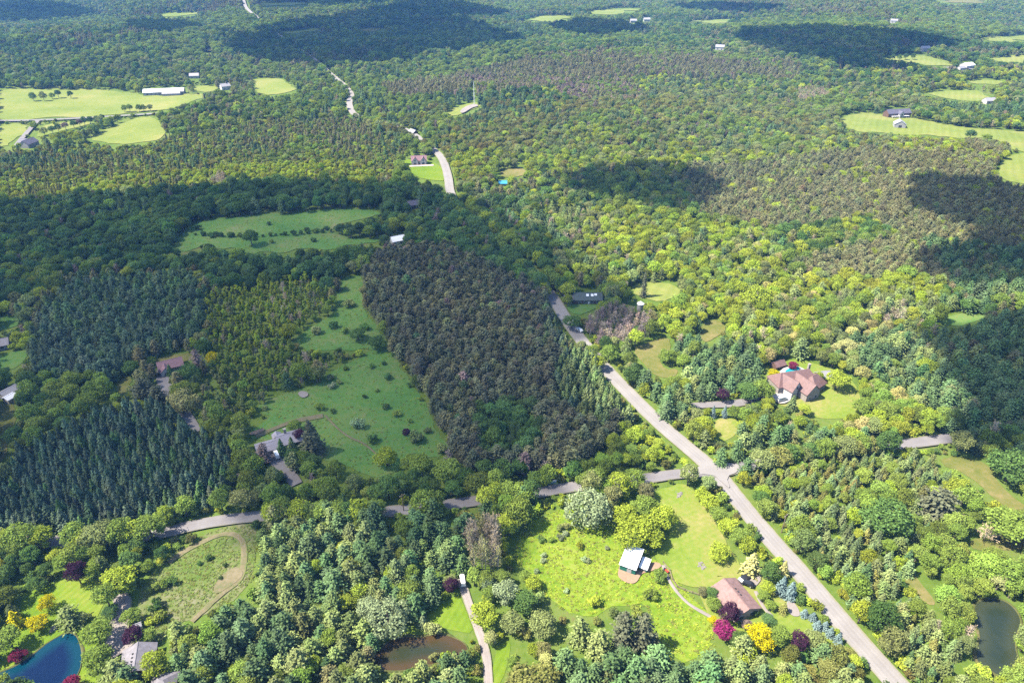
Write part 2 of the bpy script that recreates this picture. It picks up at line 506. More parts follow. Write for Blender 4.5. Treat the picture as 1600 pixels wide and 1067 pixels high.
field('field', [(262, 392), (282, 372), (300, 352), (345, 340), (372, 342), (402, 335), (470, 334), (500, 328), (560, 327), (606, 331), (580, 340), (548, 346), (520, 352), (522, 364), (545, 374), (600, 374), (585, 382), (540, 382), (520, 390), (470, 389), (440, 398), (410, 392), (388, 398), (366, 386), (345, 388), (320, 380), (300, 392)], 'pasture', 'shaded pasture split by a hedge line in the dark woods', 1.0)
field('lawn', [(1192, 570), (1230, 562), (1262, 565), (1300, 575), (1340, 600), (1345, 640), (1325, 655), (1285, 655), (1262, 648), (1240, 640), (1215, 632), (1202, 610)], 'lawn', 'yellowish lawn around the large brown-roofed house', 0.6)
field('lawn', [(1112, 660), (1130, 652), (1155, 655), (1150, 680), (1128, 692)], 'lawn', 'small lawn below the pair of blue spruces', 0.5)
field('field', [(985, 545), (1015, 535), (1044, 525), (1050, 545), (1030, 560), (1040, 578), (1060, 575), (1055, 590), (1030, 590), (1005, 570)], 'dryfield', 'tan clearing beside the main road', 0.6)
field('field', [(1090, 515), (1108, 503), (1120, 500), (1138, 514), (1115, 530), (1100, 535)], 'dryfield', 'small dry clearing in the bright wood', 0.5)
field('field', [(982, 455), (1000, 441), (1030, 441), (1052, 444), (1066, 456), (1045, 470), (1020, 472)], 'hayfield', 'pale clearing beside the tall dark spruce', 0.5)
field('field', [(1460, 500), (1490, 492), (1530, 490), (1548, 494), (1520, 504), (1490, 512)], 'pasture', 'green slope below the right-hand pine wood', 1.0)
field('field', [(1460, 722), (1500, 712), (1540, 722), (1560, 755), (1600, 790), (1640, 810), (1640, 845), (1590, 805), (1545, 775), (1520, 745)], 'dryfield', 'olive clearing by the big dark maple', 0.8)
field('field', [(1510, 842), (1548, 838), (1600, 838), (1640, 845), (1640, 862), (1580, 858), (1525, 860)], 'dryfield', 'narrow grassy strip above the dark pond', 0.6)
field('field', [(1312, 184), (1345, 176), (1385, 180), (1422, 185), (1460, 192), (1510, 200), (1600, 205), (1660, 212), (1660, 250), (1600, 238), (1575, 222), (1520, 215), (1455, 214), (1400, 208), (1340, 208)], 'hayfield', 'bright hillside meadow around the columned house', 2.0)
field('field', [(1555, 262), (1582, 240), (1620, 236), (1660, 250), (1660, 300), (1600, 288), (1568, 282)], 'hayfield', 'small lit field at the end of the pine block', 1.0)
field('field', [(1375, 92), (1410, 86), (1440, 86), (1478, 96), (1490, 104), (1450, 104), (1425, 96)], 'hayfield', 'distant hay field by the white barn', 2.0)
field('field', [(1440, 146), (1480, 141), (1520, 140), (1555, 150), (1540, 160), (1500, 156), (1460, 152)], 'hayfield', 'distant lit field behind the pine belt', 2.0)
field('field', [(1508, 128), (1535, 123), (1570, 126), (1560, 132), (1525, 133)], 'hayfield', 'narrow distant field above the pine belt', 2.0)
field('field', [(0, 138), (60, 140), (120, 142), (180, 141), (230, 149), (305, 149), (330, 151), (300, 158), (258, 172), (180, 180), (120, 184), (60, 187), (-40, 190), (-60, 160)], 'hayfield', 'wide pale hay field below the long white barn', 2.0)
field('field', [(135, 218), (165, 203), (205, 186), (246, 182), (258, 214), (228, 224), (175, 228)], 'hayfield', 'pale green field on the far side road', 1.0)
field('field', [(-60, 196), (50, 194), (30, 215), (15, 232), (-60, 235)], 'hayfield', 'green field beside the gravel lane', 1.0)
field('field', [(66, 196), (120, 191), (150, 192), (100, 205), (55, 216), (48, 212)], 'hayfield', 'thin field between lane and hedge trees', 1.0)
field('field', [(395, 124), (440, 122), (455, 134), (468, 142), (430, 150), (398, 144)], 'hayfield', 'small distant field right of the farm', 1.0)
field('lawn', [(300, 136), (336, 134), (340, 142), (310, 146)], 'hayfield', 'farmhouse lawn beside the long barn', 1.0)
field('lawn', [(628, 252), (645, 247), (690, 258), (697, 285), (662, 282), (642, 272)], 'lawn_green', 'bright lawn below the terraced house', 0.8)
field('field', [(778, 268), (800, 263), (822, 264), (815, 277), (785, 278)], 'dryfield', 'small tan clearing beside the blue-roofed shed', 0.6)
field('lawn', [(698, 178), (715, 166), (742, 160), (752, 168), (735, 176), (712, 182)], 'hayfield', 'grassy knoll under the white mast', 0.8)
field('field', [(815, 32), (850, 25), (900, 24), (888, 30), (850, 34)], 'hayfield', 'far pale field under the skyline, left of two', 3.0)
field('field', [(915, 20), (960, 14), (1002, 14), (990, 20), (940, 24)], 'hayfield', 'far pale field under the skyline, right of two', 3.0)
field('field', [(440, 50), (500, 44), (500, 48), (450, 54)], 'hayfield', 'far strip of field among dark woods', 2.0)
field('field', [(405, 6), (480, 4), (480, 10), (410, 12)], 'hayfield', 'far pale field beside the ribbon of road', 2.0)
field('field', [(1462, 0), (1545, 0), (1540, 5), (1470, 5)], 'dryfield', 'far tan field on the skyline', 2.0)
field('lawn', [(668, 960), (700, 935), (720, 930), (732, 960), (742, 990), (715, 985), (680, 975)], 'lawn_green', 'small bright lawn above the brown pond', 0.5)
field('lawn', [(590, 1000), (625, 985), (640, 980), (660, 988), (620, 992), (585, 1018)], 'lawn_green', 'grass bank of the brown pond', 0.4)
field('field', [(-40, 560), (0, 558), (30, 545), (45, 550), (30, 575), (0, 580), (-40, 585)], 'pasture', 'shaded lawn by the blue pool', 0.5)
field('field', [(-40, 495), (20, 492), (36, 498), (20, 515), (-40, 520)], 'pasture', 'shaded grass above the blue pool', 0.5)
field('field', [(-40, 640), (20, 628), (28, 645), (15, 680), (10, 720), (-40, 740)], 'dryfield', 'yellowish verge beside the spruce plantation', 0.5)
field('lawn', [(235, 562), (270, 555), (310, 550), (318, 556), (290, 566), (255, 572)], 'dryfield', 'grass strip behind the hidden white house', 0.4)
field('lawn', [(180, 600), (195, 585), (208, 590), (200, 612), (188, 618)], 'dryfield', 'small glade beside the purple-green pines', 0.4)
field('lawn', [(883, 480), (900, 472), (935, 474), (930, 485), (900, 495)], 'pasture', 'shaded lawn below the long low house', 0.4)
field('lawn', [(860, 752), (895, 745), (880, 760), (850, 765)], 'pasture', 'grass verge beside the roadside sign', 0.4, 1, False)
field('field', [(1412, 905), (1425, 890), (1436, 905), (1452, 925), (1465, 945), (1450, 945), (1432, 928)], 'dryfield', 'tan bare path in the wood near the dark pond', 0.5)
field('lawn', [(770, 1020), (790, 1000), (800, 1010), (785, 1070), (770, 1070)], 'lawn_green', 'grass beside the lower drive', 0.4)

field('field', [(1080, 34), (1130, 31), (1160, 34), (1110, 38)], 'hayfield', 'thin pale field on the far right ridge', 2.0)
field('field', [(1530, 60), (1600, 55), (1660, 58), (1600, 66), (1550, 66)], 'hayfield', 'far pale field near the upper right corner', 2.0)
field('field', [(250, 22), (300, 20), (310, 24), (262, 27)], 'hayfield', 'far sliver of field left of the ribbon road', 2.0)
field('field', [(560, 46), (600, 44), (606, 48), (566, 50)], 'dryfield', 'far tan sliver in the cloud shadow', 2.0)
field('field', [(1545, 92), (1600, 88), (1660, 90), (1600, 98), (1560, 98)], 'hayfield', 'distant field right of the white barn', 2.0)
# ------------------------------------------------------------------ roads, drives and paths
ROADS = []
def road(name, pix, w, mat, label, layer=5, verge=2.2, vis=(), wob=0.15, w_end=None):
    o, d = strip(name, pix, w, M[mat], layer, label, wob=wob, w_end=w_end)
    ROADS.append((np.array([(q.x, q.y) for q in d]), w / 2 + min(verge, 0.7)))
    for v in vis: CLEAR.append(v)
    return o

road('road', [(1450, 1125), (1392, 1060), (1310, 968), (1250, 895), (1200, 840), (1150, 780), (1122, 742), (1078, 704), (1030, 664), (990, 624), (955, 588), (920, 548), (905, 530), (880, 495), (866, 470), (835, 430), (775, 380), (735, 345), (703, 308), (701, 280), (692, 250), (676, 234), (640, 207), (590, 190), (556, 184), (548, 174), (545, 162), (552, 148), (520, 120), (470, 80), (422, 46), (386, 18), (380, 2), (378, -8)], 7.5, 'road',
     'pale gravel road running from the lower right to the horizon', verge=2.5,
     vis=[[(1380, 1067), (1300, 965), (1242, 895), (1192, 840), (1143, 778), (1125, 752), (1150, 765), (1215, 838), (1275, 905), (1340, 978), (1412, 1067)],
          [(1125, 730), (1070, 688), (1000, 618), (950, 578), (944, 584), (985, 632), (1030, 680), (1085, 728)],
          [(918, 540), (905, 525), (880, 492), (864, 470), (860, 476), (872, 500), (890, 530), (908, 542)],
          [(690, 306), (690, 282), (680, 252), (674, 238), (684, 240), (702, 256), (712, 280), (706, 306)],
          [(540, 180), (541, 158), (551, 158), (553, 180)], [(379, 0), (385, 22), (392, 20), (386, 0)]])
road('road', [(1122, 740), (1065, 741), (1000, 751), (940, 757), (880, 764), (830, 774), (740, 784), (680, 793), (600, 802), (540, 806), (480, 806), (410, 807), (350, 814), (300, 823), (262, 833), (190, 845), (105, 847), (0, 850), (-120, 850)], 5.6, 'asphalt',
     'grey asphalt side road curving below the spruce plantation', 6, 2.0,
     vis=[[(265, 838), (262, 826), (310, 815), (415, 800), (415, 814), (340, 822), (290, 836)], [(600, 806), (600, 796), (645, 790), (640, 802)], [(690, 790), (745, 776), (752, 788), (700, 796)],
          [(840, 778), (840, 766), (895, 757), (895, 768)], [(1018, 755), (1018, 741), (1062, 733), (1068, 744)], [(100, 842), (112, 838), (112, 850), (100, 852)]])
road('road', [(1122, 741), (1152, 733), (1200, 724), (1300, 708), (1390, 699), (1440, 692), (1490, 686), (1560, 675), (1700, 655)], 6.0, 'asphalt',
     'grey asphalt side road leading away to the right past the pines', 6, 2.0, vis=[[(1385, 704), (1385, 694), (1440, 685), (1490, 680), (1490, 692), (1440, 699)], [(1120, 735), (1155, 725), (1155, 742), (1130, 748)]])
sheet('road_apron', [(1094, 720), (1112, 726), (1156, 727), (1153, 740), (1134, 747), (1142, 768), (1128, 756), (1112, 742), (1060, 748), (1062, 738), (1096, 733)], M['road'], 8, 0.1, label='widened gravel mouth of the crossroads', iters=1)
road('driveway', [(464, 758), (452, 742), (440, 730), (432, 716), (424, 708)], 4.6, 'asphalt', 'grey drive rising to the long grey-roofed house', 4, 1.5, vis=[[(428, 712), (438, 712), (468, 754), (452, 754)]], w_end=8.0)
road('driveway', [(308, 676), (297, 657), (280, 636), (264, 618), (258, 604), (256, 590), (258, 578)], 3.6, 'asphalt', 'narrow curving drive beside the yellowish willow', 4, 1.5, vis=[[(260, 620), (268, 618), (308, 668), (300, 672)], [(246, 588), (254, 576), (266, 592), (260, 602)]], w_end=8)
road('driveway', [(186, 930), (194, 945), (190, 962), (184, 985), (182, 1006), (192, 1020)], 4.2, 'gravel_drive', 'pale gravel drive by the copper tree and grey roof', 4, 1.2, vis=[[(186, 935), (200, 935), (200, 972), (205, 978), (195, 1005), (176, 1010), (172, 990), (186, 960)]], w_end=7.5)
road('driveway', [(720, 905), (726, 925), (735, 950), (745, 978), (755, 1005), (762, 1035), (764, 1090)], 2.8, 'gravel_drive', 'straight gravel drive running down past the brown pond', 4, 1.2, vis=[[(714, 912), (728, 912), (748, 965), (760, 1000), (748, 1004), (730, 960)], [(757, 1035), (770, 1035), (770, 1067), (757, 1067)]])
road('driveway', [(1075, 636), (1100, 634), (1135, 633), (1170, 629), (1200, 626), (1222, 622)], 4.0, 'asphalt', 'grey drive leading to the large brown-roofed house', 4, 1.2, vis=[[(1088, 630), (1150, 627), (1180, 622), (1180, 632), (1150, 638), (1088, 640)]], w_end=6)
sheet('parking_pad', [(1206, 618), (1228, 612), (1238, 626), (1222, 634), (1208, 628)], M['concrete'], 6, 0, label='pale paved parking court of the large house', iters=1)
sheet('parking_pad', [(1163, 908), (1184, 893), (1190, 905), (1180, 918), (1172, 922)], M['gravel'], 6, 0.3, label='pale gravel parking pad beside the bungalow', iters=1)
sheet('gravel_yard', [(1228, 942), (1236, 936), (1250, 955), (1252, 965), (1232, 962)], M['gravel'], 5, 0.3, label='brownish gravel yard beside the small blue spruces')
road('track', [(264, 880), (285, 864), (310, 850), (340, 837), (362, 833), (378, 843), (382, 865), (379, 888), (374, 906), (352, 925), (332, 942), (318, 955), (300, 972)], 1.9, 'track', 'worn tan loop track in the weedy field', 3, 0.5, wob=0.6)
sheet('dirt_patch', [(340, 905), (366, 885), (380, 895), (376, 908), (350, 924), (332, 930)], M['track'], 4, 0.6, label='bare tan patch inside the loop track')
road('footpath', [(1036, 884), (1042, 902), (1054, 922), (1072, 942), (1092, 955), (1112, 966)], 1.2, 'gravel', 'pale footpath curving from the barn to the bungalow', 4, 0.5)
road('footpath', [(1180, 925), (1188, 942), (1196, 955), (1206, 964)], 1.2, 'gravel', 'short garden path beside the bungalow', 5, 0.2)
sheet('dirt_patch', [(966, 888), (972, 876), (985, 870), (1008, 880), (1028, 878), (1034, 886), (1014, 893), (1000, 898), (994, 912), (978, 912), (966, 902)], M['dirt'], 4, 0.3, label='salmon bare earth around the green barn')
sheet('dirt_patch', [(718, 176), (728, 168), (742, 164), (750, 168), (736, 171), (724, 180)], M['gravel'], 4, 0.3, label='pale gravel pad at the foot of the mast')
road('lane', [(-120, 192), (0, 191), (60, 190), (120, 187), (180, 183), (250, 179), (262, 178)], 7, 'asphalt', 'pale straight lane along the far hay fields', 4, 3)
road('lane', [(60, 190), (46, 205), (33, 220), (26, 229)], 5, 'asphalt', 'short lane down to the dark-roofed farmhouse', 4, 2)
road('lane', [(1478, 108), (1500, 107), (1530, 112), (1560, 114), (1600, 116), (1680, 116)], 7, 'asphalt', 'distant pale lane past the white barn', 4, 3)
road('track', [(505, 650), (480, 655), (455, 660), (425, 672), (400, 683)], 3.0, 'track', 'tan mown edge behind the long grey-roofed house', 3, 0.3, wob=0.5)
road('footpath', [(508, 650), (525, 668), (545, 684), (570, 694), (590, 712), (608, 728)], 0.9, 'track', 'thin trodden path crossing the shaded meadow', 3, 0.2)
sheet('dirt_patch', [(464, 617), (470, 612), (481, 614), (482, 620), (472, 624)], M['gravel'], 4, 0.2, label='small bare sandy patch in the shaded meadow')
sheet('dirt_patch', [(386, 680), (398, 674), (414, 670), (412, 675), (398, 681)], M['dirt'], 4, 0.2, label='pinkish garden bed left of the long house')

# ------------------------------------------------------------------ ponds
def pond(name, pix, water, label, bankw=0.55, seen=None):
    pts = [P(*q)[:2] for q in pix]
    b = smooth_poly(pts, 0.35, 1.5, 5)
    z0 = max(float(H(q.x, q.y)) for q in b)
    c = Vector((sum(q.x for q in b) / len(b), sum(q.y for q in b) / len(b)))
    o, _ = sheet(name, [(q.x, q.y) for q in b], M[water], 1, 0, flat=z0 + 0.22, step=1.6, label=label, iters=0, world=True)
    vx = np.array([v.co[:2] for v in o.data.vertices])
    bp_ = np.array([(q.x, q.y) for q in b])
    dist = np.sqrt(np.min(((vx[:, None] - bp_[None]) ** 2).sum(2), axis=1))
    at = o.data.attributes.new('shore', 'FLOAT', 'POINT')
    at.data.foreach_set('value', np.clip(1 - dist / 5.0, 0, 1).astype(np.float32))
    V, F = [], []
    n = len(b)
    prof = [(-0.4, 0.1), (0.05, 0.32), (0.5, 0.42), (1.1, 0.28), (1.8, -0.05)]
    for i, q in enumerate(b):
        t = (b[(i + 1) % n] - b[i - 1]).normalized()
        nn = Vector((t.y, -t.x))
        if nn.dot(q - c) < 0 and not inpoly(np.array([q.x - nn.x * .3]), np.array([q.y - nn.y * .3]), [(w.x, w.y) for w in b])[0]: nn = -nn
        if inpoly(np.array([q.x + nn.x * .3]), np.array([q.y + nn.y * .3]), [(w.x, w.y) for w in b])[0]: nn = -nn
        j = 0.8 + 0.5 * float(vnoise(q.x / 4, q.y / 4, 8))
        for a, z in prof:
            V.append((q.x + nn.x * a * bankw * j, q.y + nn.y * a * bankw * j, z0 + z))
    m = len(prof)
    for i in range(n):
        for k in range(m - 1):
            a, c2 = i * m + k, ((i + 1) % n) * m + k
            F.append((a, c2, c2 + 1, a + 1))
    link('bank', new_mesh('bank', V, F, [M['bank']], smooth=True), o)
    CLEAR.append(seen or pix)
    return o

pond('pond', [(-60, 1075), (0, 1052), (30, 1040), (52, 1024), (82, 1000), (104, 988), (118, 990), (127, 1010), (127, 1037), (120, 1056), (100, 1085), (40, 1110), (-40, 1110)], 'water_blue', 'deep blue pond on the bright lawn')
pond('pond', [(570, 1038), (590, 1018), (611, 1000), (635, 994), (655, 998), (676, 993), (696, 991), (720, 1001), (733, 1015), (722, 1030), (690, 1034), (650, 1045), (610, 1052)], 'water_brown', 'brown muddy pond among the pines', seen=[(578, 1030), (592, 1018), (611, 1002), (635, 996), (676, 995), (700, 993), (720, 1003), (728, 1012), (690, 1020), (640, 1022), (605, 1034)])
pond('pond', [(1524, 944), (1546, 937), (1566, 937), (1586, 950), (1598, 974), (1588, 988), (1586, 1011), (1594, 1038), (1584, 1055), (1563, 1057), (1546, 1046), (1522, 1032), (1532, 996), (1526, 970)], 'water_dark', 'grey-green pond enclosed by bright trees')
pond('pond', [(318, 80), (324, 73), (332, 76), (330, 83)], 'water_dark', 'small distant pond in the far woods', 2.0)
# ------------------------------------------------------------------ clouds that shade the land
def cloud_mat(name, lo, hi):
    m, nt, out = mat_new(name)
    tc = N(nt, 'ShaderNodeTexCoord')
    a = N(nt, 'ShaderNodeTexNoise', Scale=0.011, Detail=5.0)
    nt.links.new(tc.outputs['Object'], a.inputs['Vector'])
    mr = N(nt, 'ShaderNodeMapRange')
    mr.inputs['From Min'].default_value, mr.inputs['From Max'].default_value = 0.3, 0.7
    mr.inputs['To Min'].default_value, mr.inputs['To Max'].default_value = hi, lo
    nt.links.new(a.outputs[0], mr.inputs['Value'])
    d = N(nt, 'ShaderNodeBsdfDiffuse')
    d.inputs[0].default_value = (0.9, 0.9, 0.92, 1)
    t = N(nt, 'ShaderNodeBsdfTransparent')
    mx = N(nt, 'ShaderNodeMixShader')
    nt.links.new(mr.outputs[0], mx.inputs[0]); nt.links.new(d.outputs[0], mx.inputs[1]); nt.links.new(t.outputs[0], mx.inputs[2])
    nt.links.new(mx.outputs[0], out.inputs[0])
    return m
M['cloud'] = cloud_mat('thin_cloud_vapour', .4, .68)
M['cloud_medium'] = cloud_mat('medium_cloud_vapour', .18, .42)
M['cloud_thick'] = cloud_mat('dense_cloud_vapour', .08, .28)
CLOUD_Z = 620.0

def cloud(pix, label, rough=9.0, step=9.0, mat='cloud'):
    g = [P(*q) for q in pix]
    sh = []
    for q in g:
        t = (CLOUD_Z - q.z - 8) / -LDIR.z
        p = q - LDIR * t
        sh.append((p.x, p.y))
    size = max(max(abs(a[0] - b[0]) for a in sh for b in sh), max(abs(a[1] - b[1]) for a in sh for b in sh))
    st = max(step, size / 70)
    b = smooth_poly(sh, rough * (1 if size < 500 else 2), st, int(abs(sh[0][0])) % 91)
    bx, by = np.array([q.x for q in b]), np.array([q.y for q in b])
    gr = st * 1.7
    gx, gy = np.meshgrid(np.arange(bx.min(), bx.max(), gr), np.arange(by.min(), by.max(), gr))
    gx, gy = gx.ravel(), gy.ravel()
    k = inpoly(gx, gy, list(zip(bx, by)))
    gx, gy = gx[k], gy[k]
    d = np.sqrt(np.min((gx[:, None] - bx[None]) ** 2 + (gy[:, None] - by[None]) ** 2, axis=1))
    k = d > gr * 0.5
    gx, gy = gx[k], gy[k]
    nb = len(b)
    vin = [Vector((x, y)) for x, y in zip(bx, by)] + [Vector((x, y)) for x, y in zip(gx, gy)]
    res = delaunay_2d_cdt(vin, [(i, (i + 1) % nb) for i in range(nb)], [], 1, 1e-3)
    X, Y = np.array([q.x for q in res[0]]), np.array([q.y for q in res[0]])
    D = np.sqrt(np.min((X[:, None] - bx[None]) ** 2 + (Y[:, None] - by[None]) ** 2, axis=1))
    puff = 0.75 + 0.25 * vnoise(X / 45, Y / 45, 21) + 0.12 * vnoise(X / 18, Y / 18, 22)
    top = CLOUD_Z + np.minimum(D * 0.7, 70) * puff
    bot = CLOUD_Z - np.minimum(D * 0.12, 8)
    n = len(X)
    V = [(x, y, z) for x, y, z in zip(X, Y, top)] + [(x, y, z) for x, y, z in zip(X, Y, bot)]
    F = []
    for f in res[2]:
        a, c, e = [Vector((X[i], Y[i], 0)) for i in f[:3]]
        f = list(f) if (c - a).cross(e - a).z > 0 else list(reversed(f))
        F.append(tuple(f))
        F.append(tuple(i + n if D[i] > 1e-6 else i for i in reversed(f)))
    o = link('cloud', new_mesh('cloud', V, F, [M[mat]], smooth=True))
    tag(o, label, kind='structure')

cloud([(-120, 322), (0, 322), (120, 312), (220, 308), (330, 298), (430, 292), (520, 284), (580, 296), (640, 286), (690, 305), (740, 318), (800, 345), (850, 385), (900, 425), (975, 438), (1000, 470), (1000, 500), (950, 520), (905, 545), (880, 590), (905, 640), (960, 690), (950, 725), (890, 745), (820, 762), (760, 800), (770, 850), (700, 868), (610, 872), (540, 850), (440, 832), (400, 806), (300, 815), (180, 838), (0, 850), (-120, 850)], 'broad fair-weather cloud shading the left woods')
cloud([(858, 282), (930, 272), (1000, 264), (1090, 272), (1130, 300), (1110, 335), (1040, 345), (960, 320), (890, 312)], 'small cloud shading the wood right of the main road', mat='cloud_medium')
cloud([(1400, 300), (1450, 275), (1530, 290), (1600, 300), (1700, 300), (1700, 760), (1600, 740), (1500, 700), (1470, 650), (1490, 580), (1430, 520), (1470, 500), (1560, 500), (1600, 470), (1500, 460), (1420, 440), (1390, 420), (1480, 400), (1520, 370), (1440, 345)], 'ragged cloud shading the right-hand pine wood', 14, mat='cloud_medium')
cloud([(330, 62), (420, 46), (520, 28), (600, 12), (680, 16), (760, 44), (830, 66), (790, 78), (700, 84), (620, 96), (540, 112), (460, 108), (380, 92)], 'long cloud shading the far central hills', 14, mat='cloud_thick')
cloud([(1135, 62), (1180, 48), (1290, 46), (1400, 52), (1470, 66), (1510, 78), (1400, 84), (1390, 100), (1450, 108), (1420, 118), (1330, 112), (1260, 96), (1180, 82)], 'long cloud shading the far right hills', 14, mat='cloud_thick')
cloud([(850, 44), (900, 34), (990, 38), (1020, 52), (960, 62), (880, 60)], 'small cloud shading the far middle ridge', 14, mat='cloud_thick')
cloud([(-80, 20), (0, 8), (110, 10), (170, 26), (90, 36), (0, 40), (-80, 40)], 'cloud shading the far left ridge', 14, mat='cloud_thick')
cloud([(600, 10), (680, 5), (790, 20), (805, 30), (720, 30), (640, 22)], 'narrow cloud shading the far ridge beyond the central hills', 14, mat='cloud_thick')
cloud([(180, 40), (260, 34), (330, 44), (300, 56), (220, 60)], 'small cloud shading the woods above the far farm', 14, mat='cloud_thick')
cloud([(1040, 12), (1140, 8), (1240, 14), (1180, 22), (1080, 22)], 'thin cloud shading the far right skyline', 14, mat='cloud_thick')
cloud([(380, 3), (560, 0), (640, 8), (520, 12), (420, 18)], 'thin cloud shading the farthest woods', 14, mat='cloud_thick')

# ------------------------------------------------------------------ buildings
def bm_(name, col, **k):
    M[name] = plain(name, col, **k)
bm_('roof_brown', (0.135, 0.082, 0.075), scale=3.0, var=0.3)
bm_('roof_estate', (0.10, 0.058, 0.055), scale=3.0, var=0.3)
bm_('roof_grey', (0.105, 0.098, 0.112), scale=3.0, var=0.3)
bm_('roof_lavender', (0.15, 0.14, 0.165), scale=3.0, var=0.25)
bm_('roof_slate', (0.06, 0.057, 0.08), scale=3.0, var=0.3)
bm_('roof_green', (0.035, 0.048, 0.047), scale=3.0, var=0.3)
bm_('roof_red', (0.11, 0.06, 0.07), scale=3.0, var=0.3)
bm_('roof_blue', (0.02, 0.16, 0.27), scale=1.0)
bm_('roof_white', (0.5, 0.5, 0.52), rough=0.4, var=0.04)
bm_('roof_palegrey', (0.17, 0.165, 0.178), rough=0.6)
bm_('wall_white', (0.3, 0.288, 0.275), var=0.06)
bm_('wall_pink', (0.30, 0.235, 0.205), var=0.08)
bm_('wall_stone', (0.17, 0.15, 0.135), var=0.25, scale=4)
bm_('wall_brick', (0.18, 0.05, 0.035), var=0.2, scale=4)
bm_('wall_green', (0.008, 0.085, 0.06), var=0.08)
bm_('wall_wood', (0.075, 0.045, 0.032), var=0.2, scale=4)
bm_('wall_grey', (0.2, 0.195, 0.19), var=0.1)
bm_('trim_white', (0.45, 0.44, 0.43), var=0.03)
bm_('dark_opening', (0.02, 0.02, 0.022), var=0.1)
bm_('steel', (0.6, 0.62, 0.65), rough=0.35, metal=0.6)
bm_('black_paint', (0.015, 0.016, 0.02), rough=0.25, spec=0.6)
bm_('white_paint', (0.5, 0.5, 0.5), rough=0.25, spec=0.6)
bm_('red_paint', (0.5, 0.03, 0.02), rough=0.3, spec=0.6)
bm_('rubber', (0.02, 0.02, 0.02), rough=0.9)
bm_('timber', (0.12, 0.09, 0.065), var=0.25, scale=3)
bm_('stone', (0.11, 0.10, 0.092), var=0.25, scale=2)
mg, nt_, out_ = mat_new('window_glass')
gb = N(nt_, 'ShaderNodeBsdfPrincipled', Roughness=0.08)
gb.inputs['Base Color'].default_value = (0.03, 0.04, 0.05, 1)
nt_.links.new(gb.outputs[0], out_.inputs[0])
M['glass'] = mg

NOROOT = []          # (x, y, radius) kept free of scattered trees

def T(v, off, rot):
    c, s = math.cos(rot), math.sin(rot)
    return [(x * c - y * s + off[0], x * s + y * c + off[1], z) for x, y, z in v]

def piece(name, mb, mat, parent, off=(0, 0), rot=0.0):
    mb.v = T(mb.v, off, rot)
    return mb.build(name, M[mat], parent)

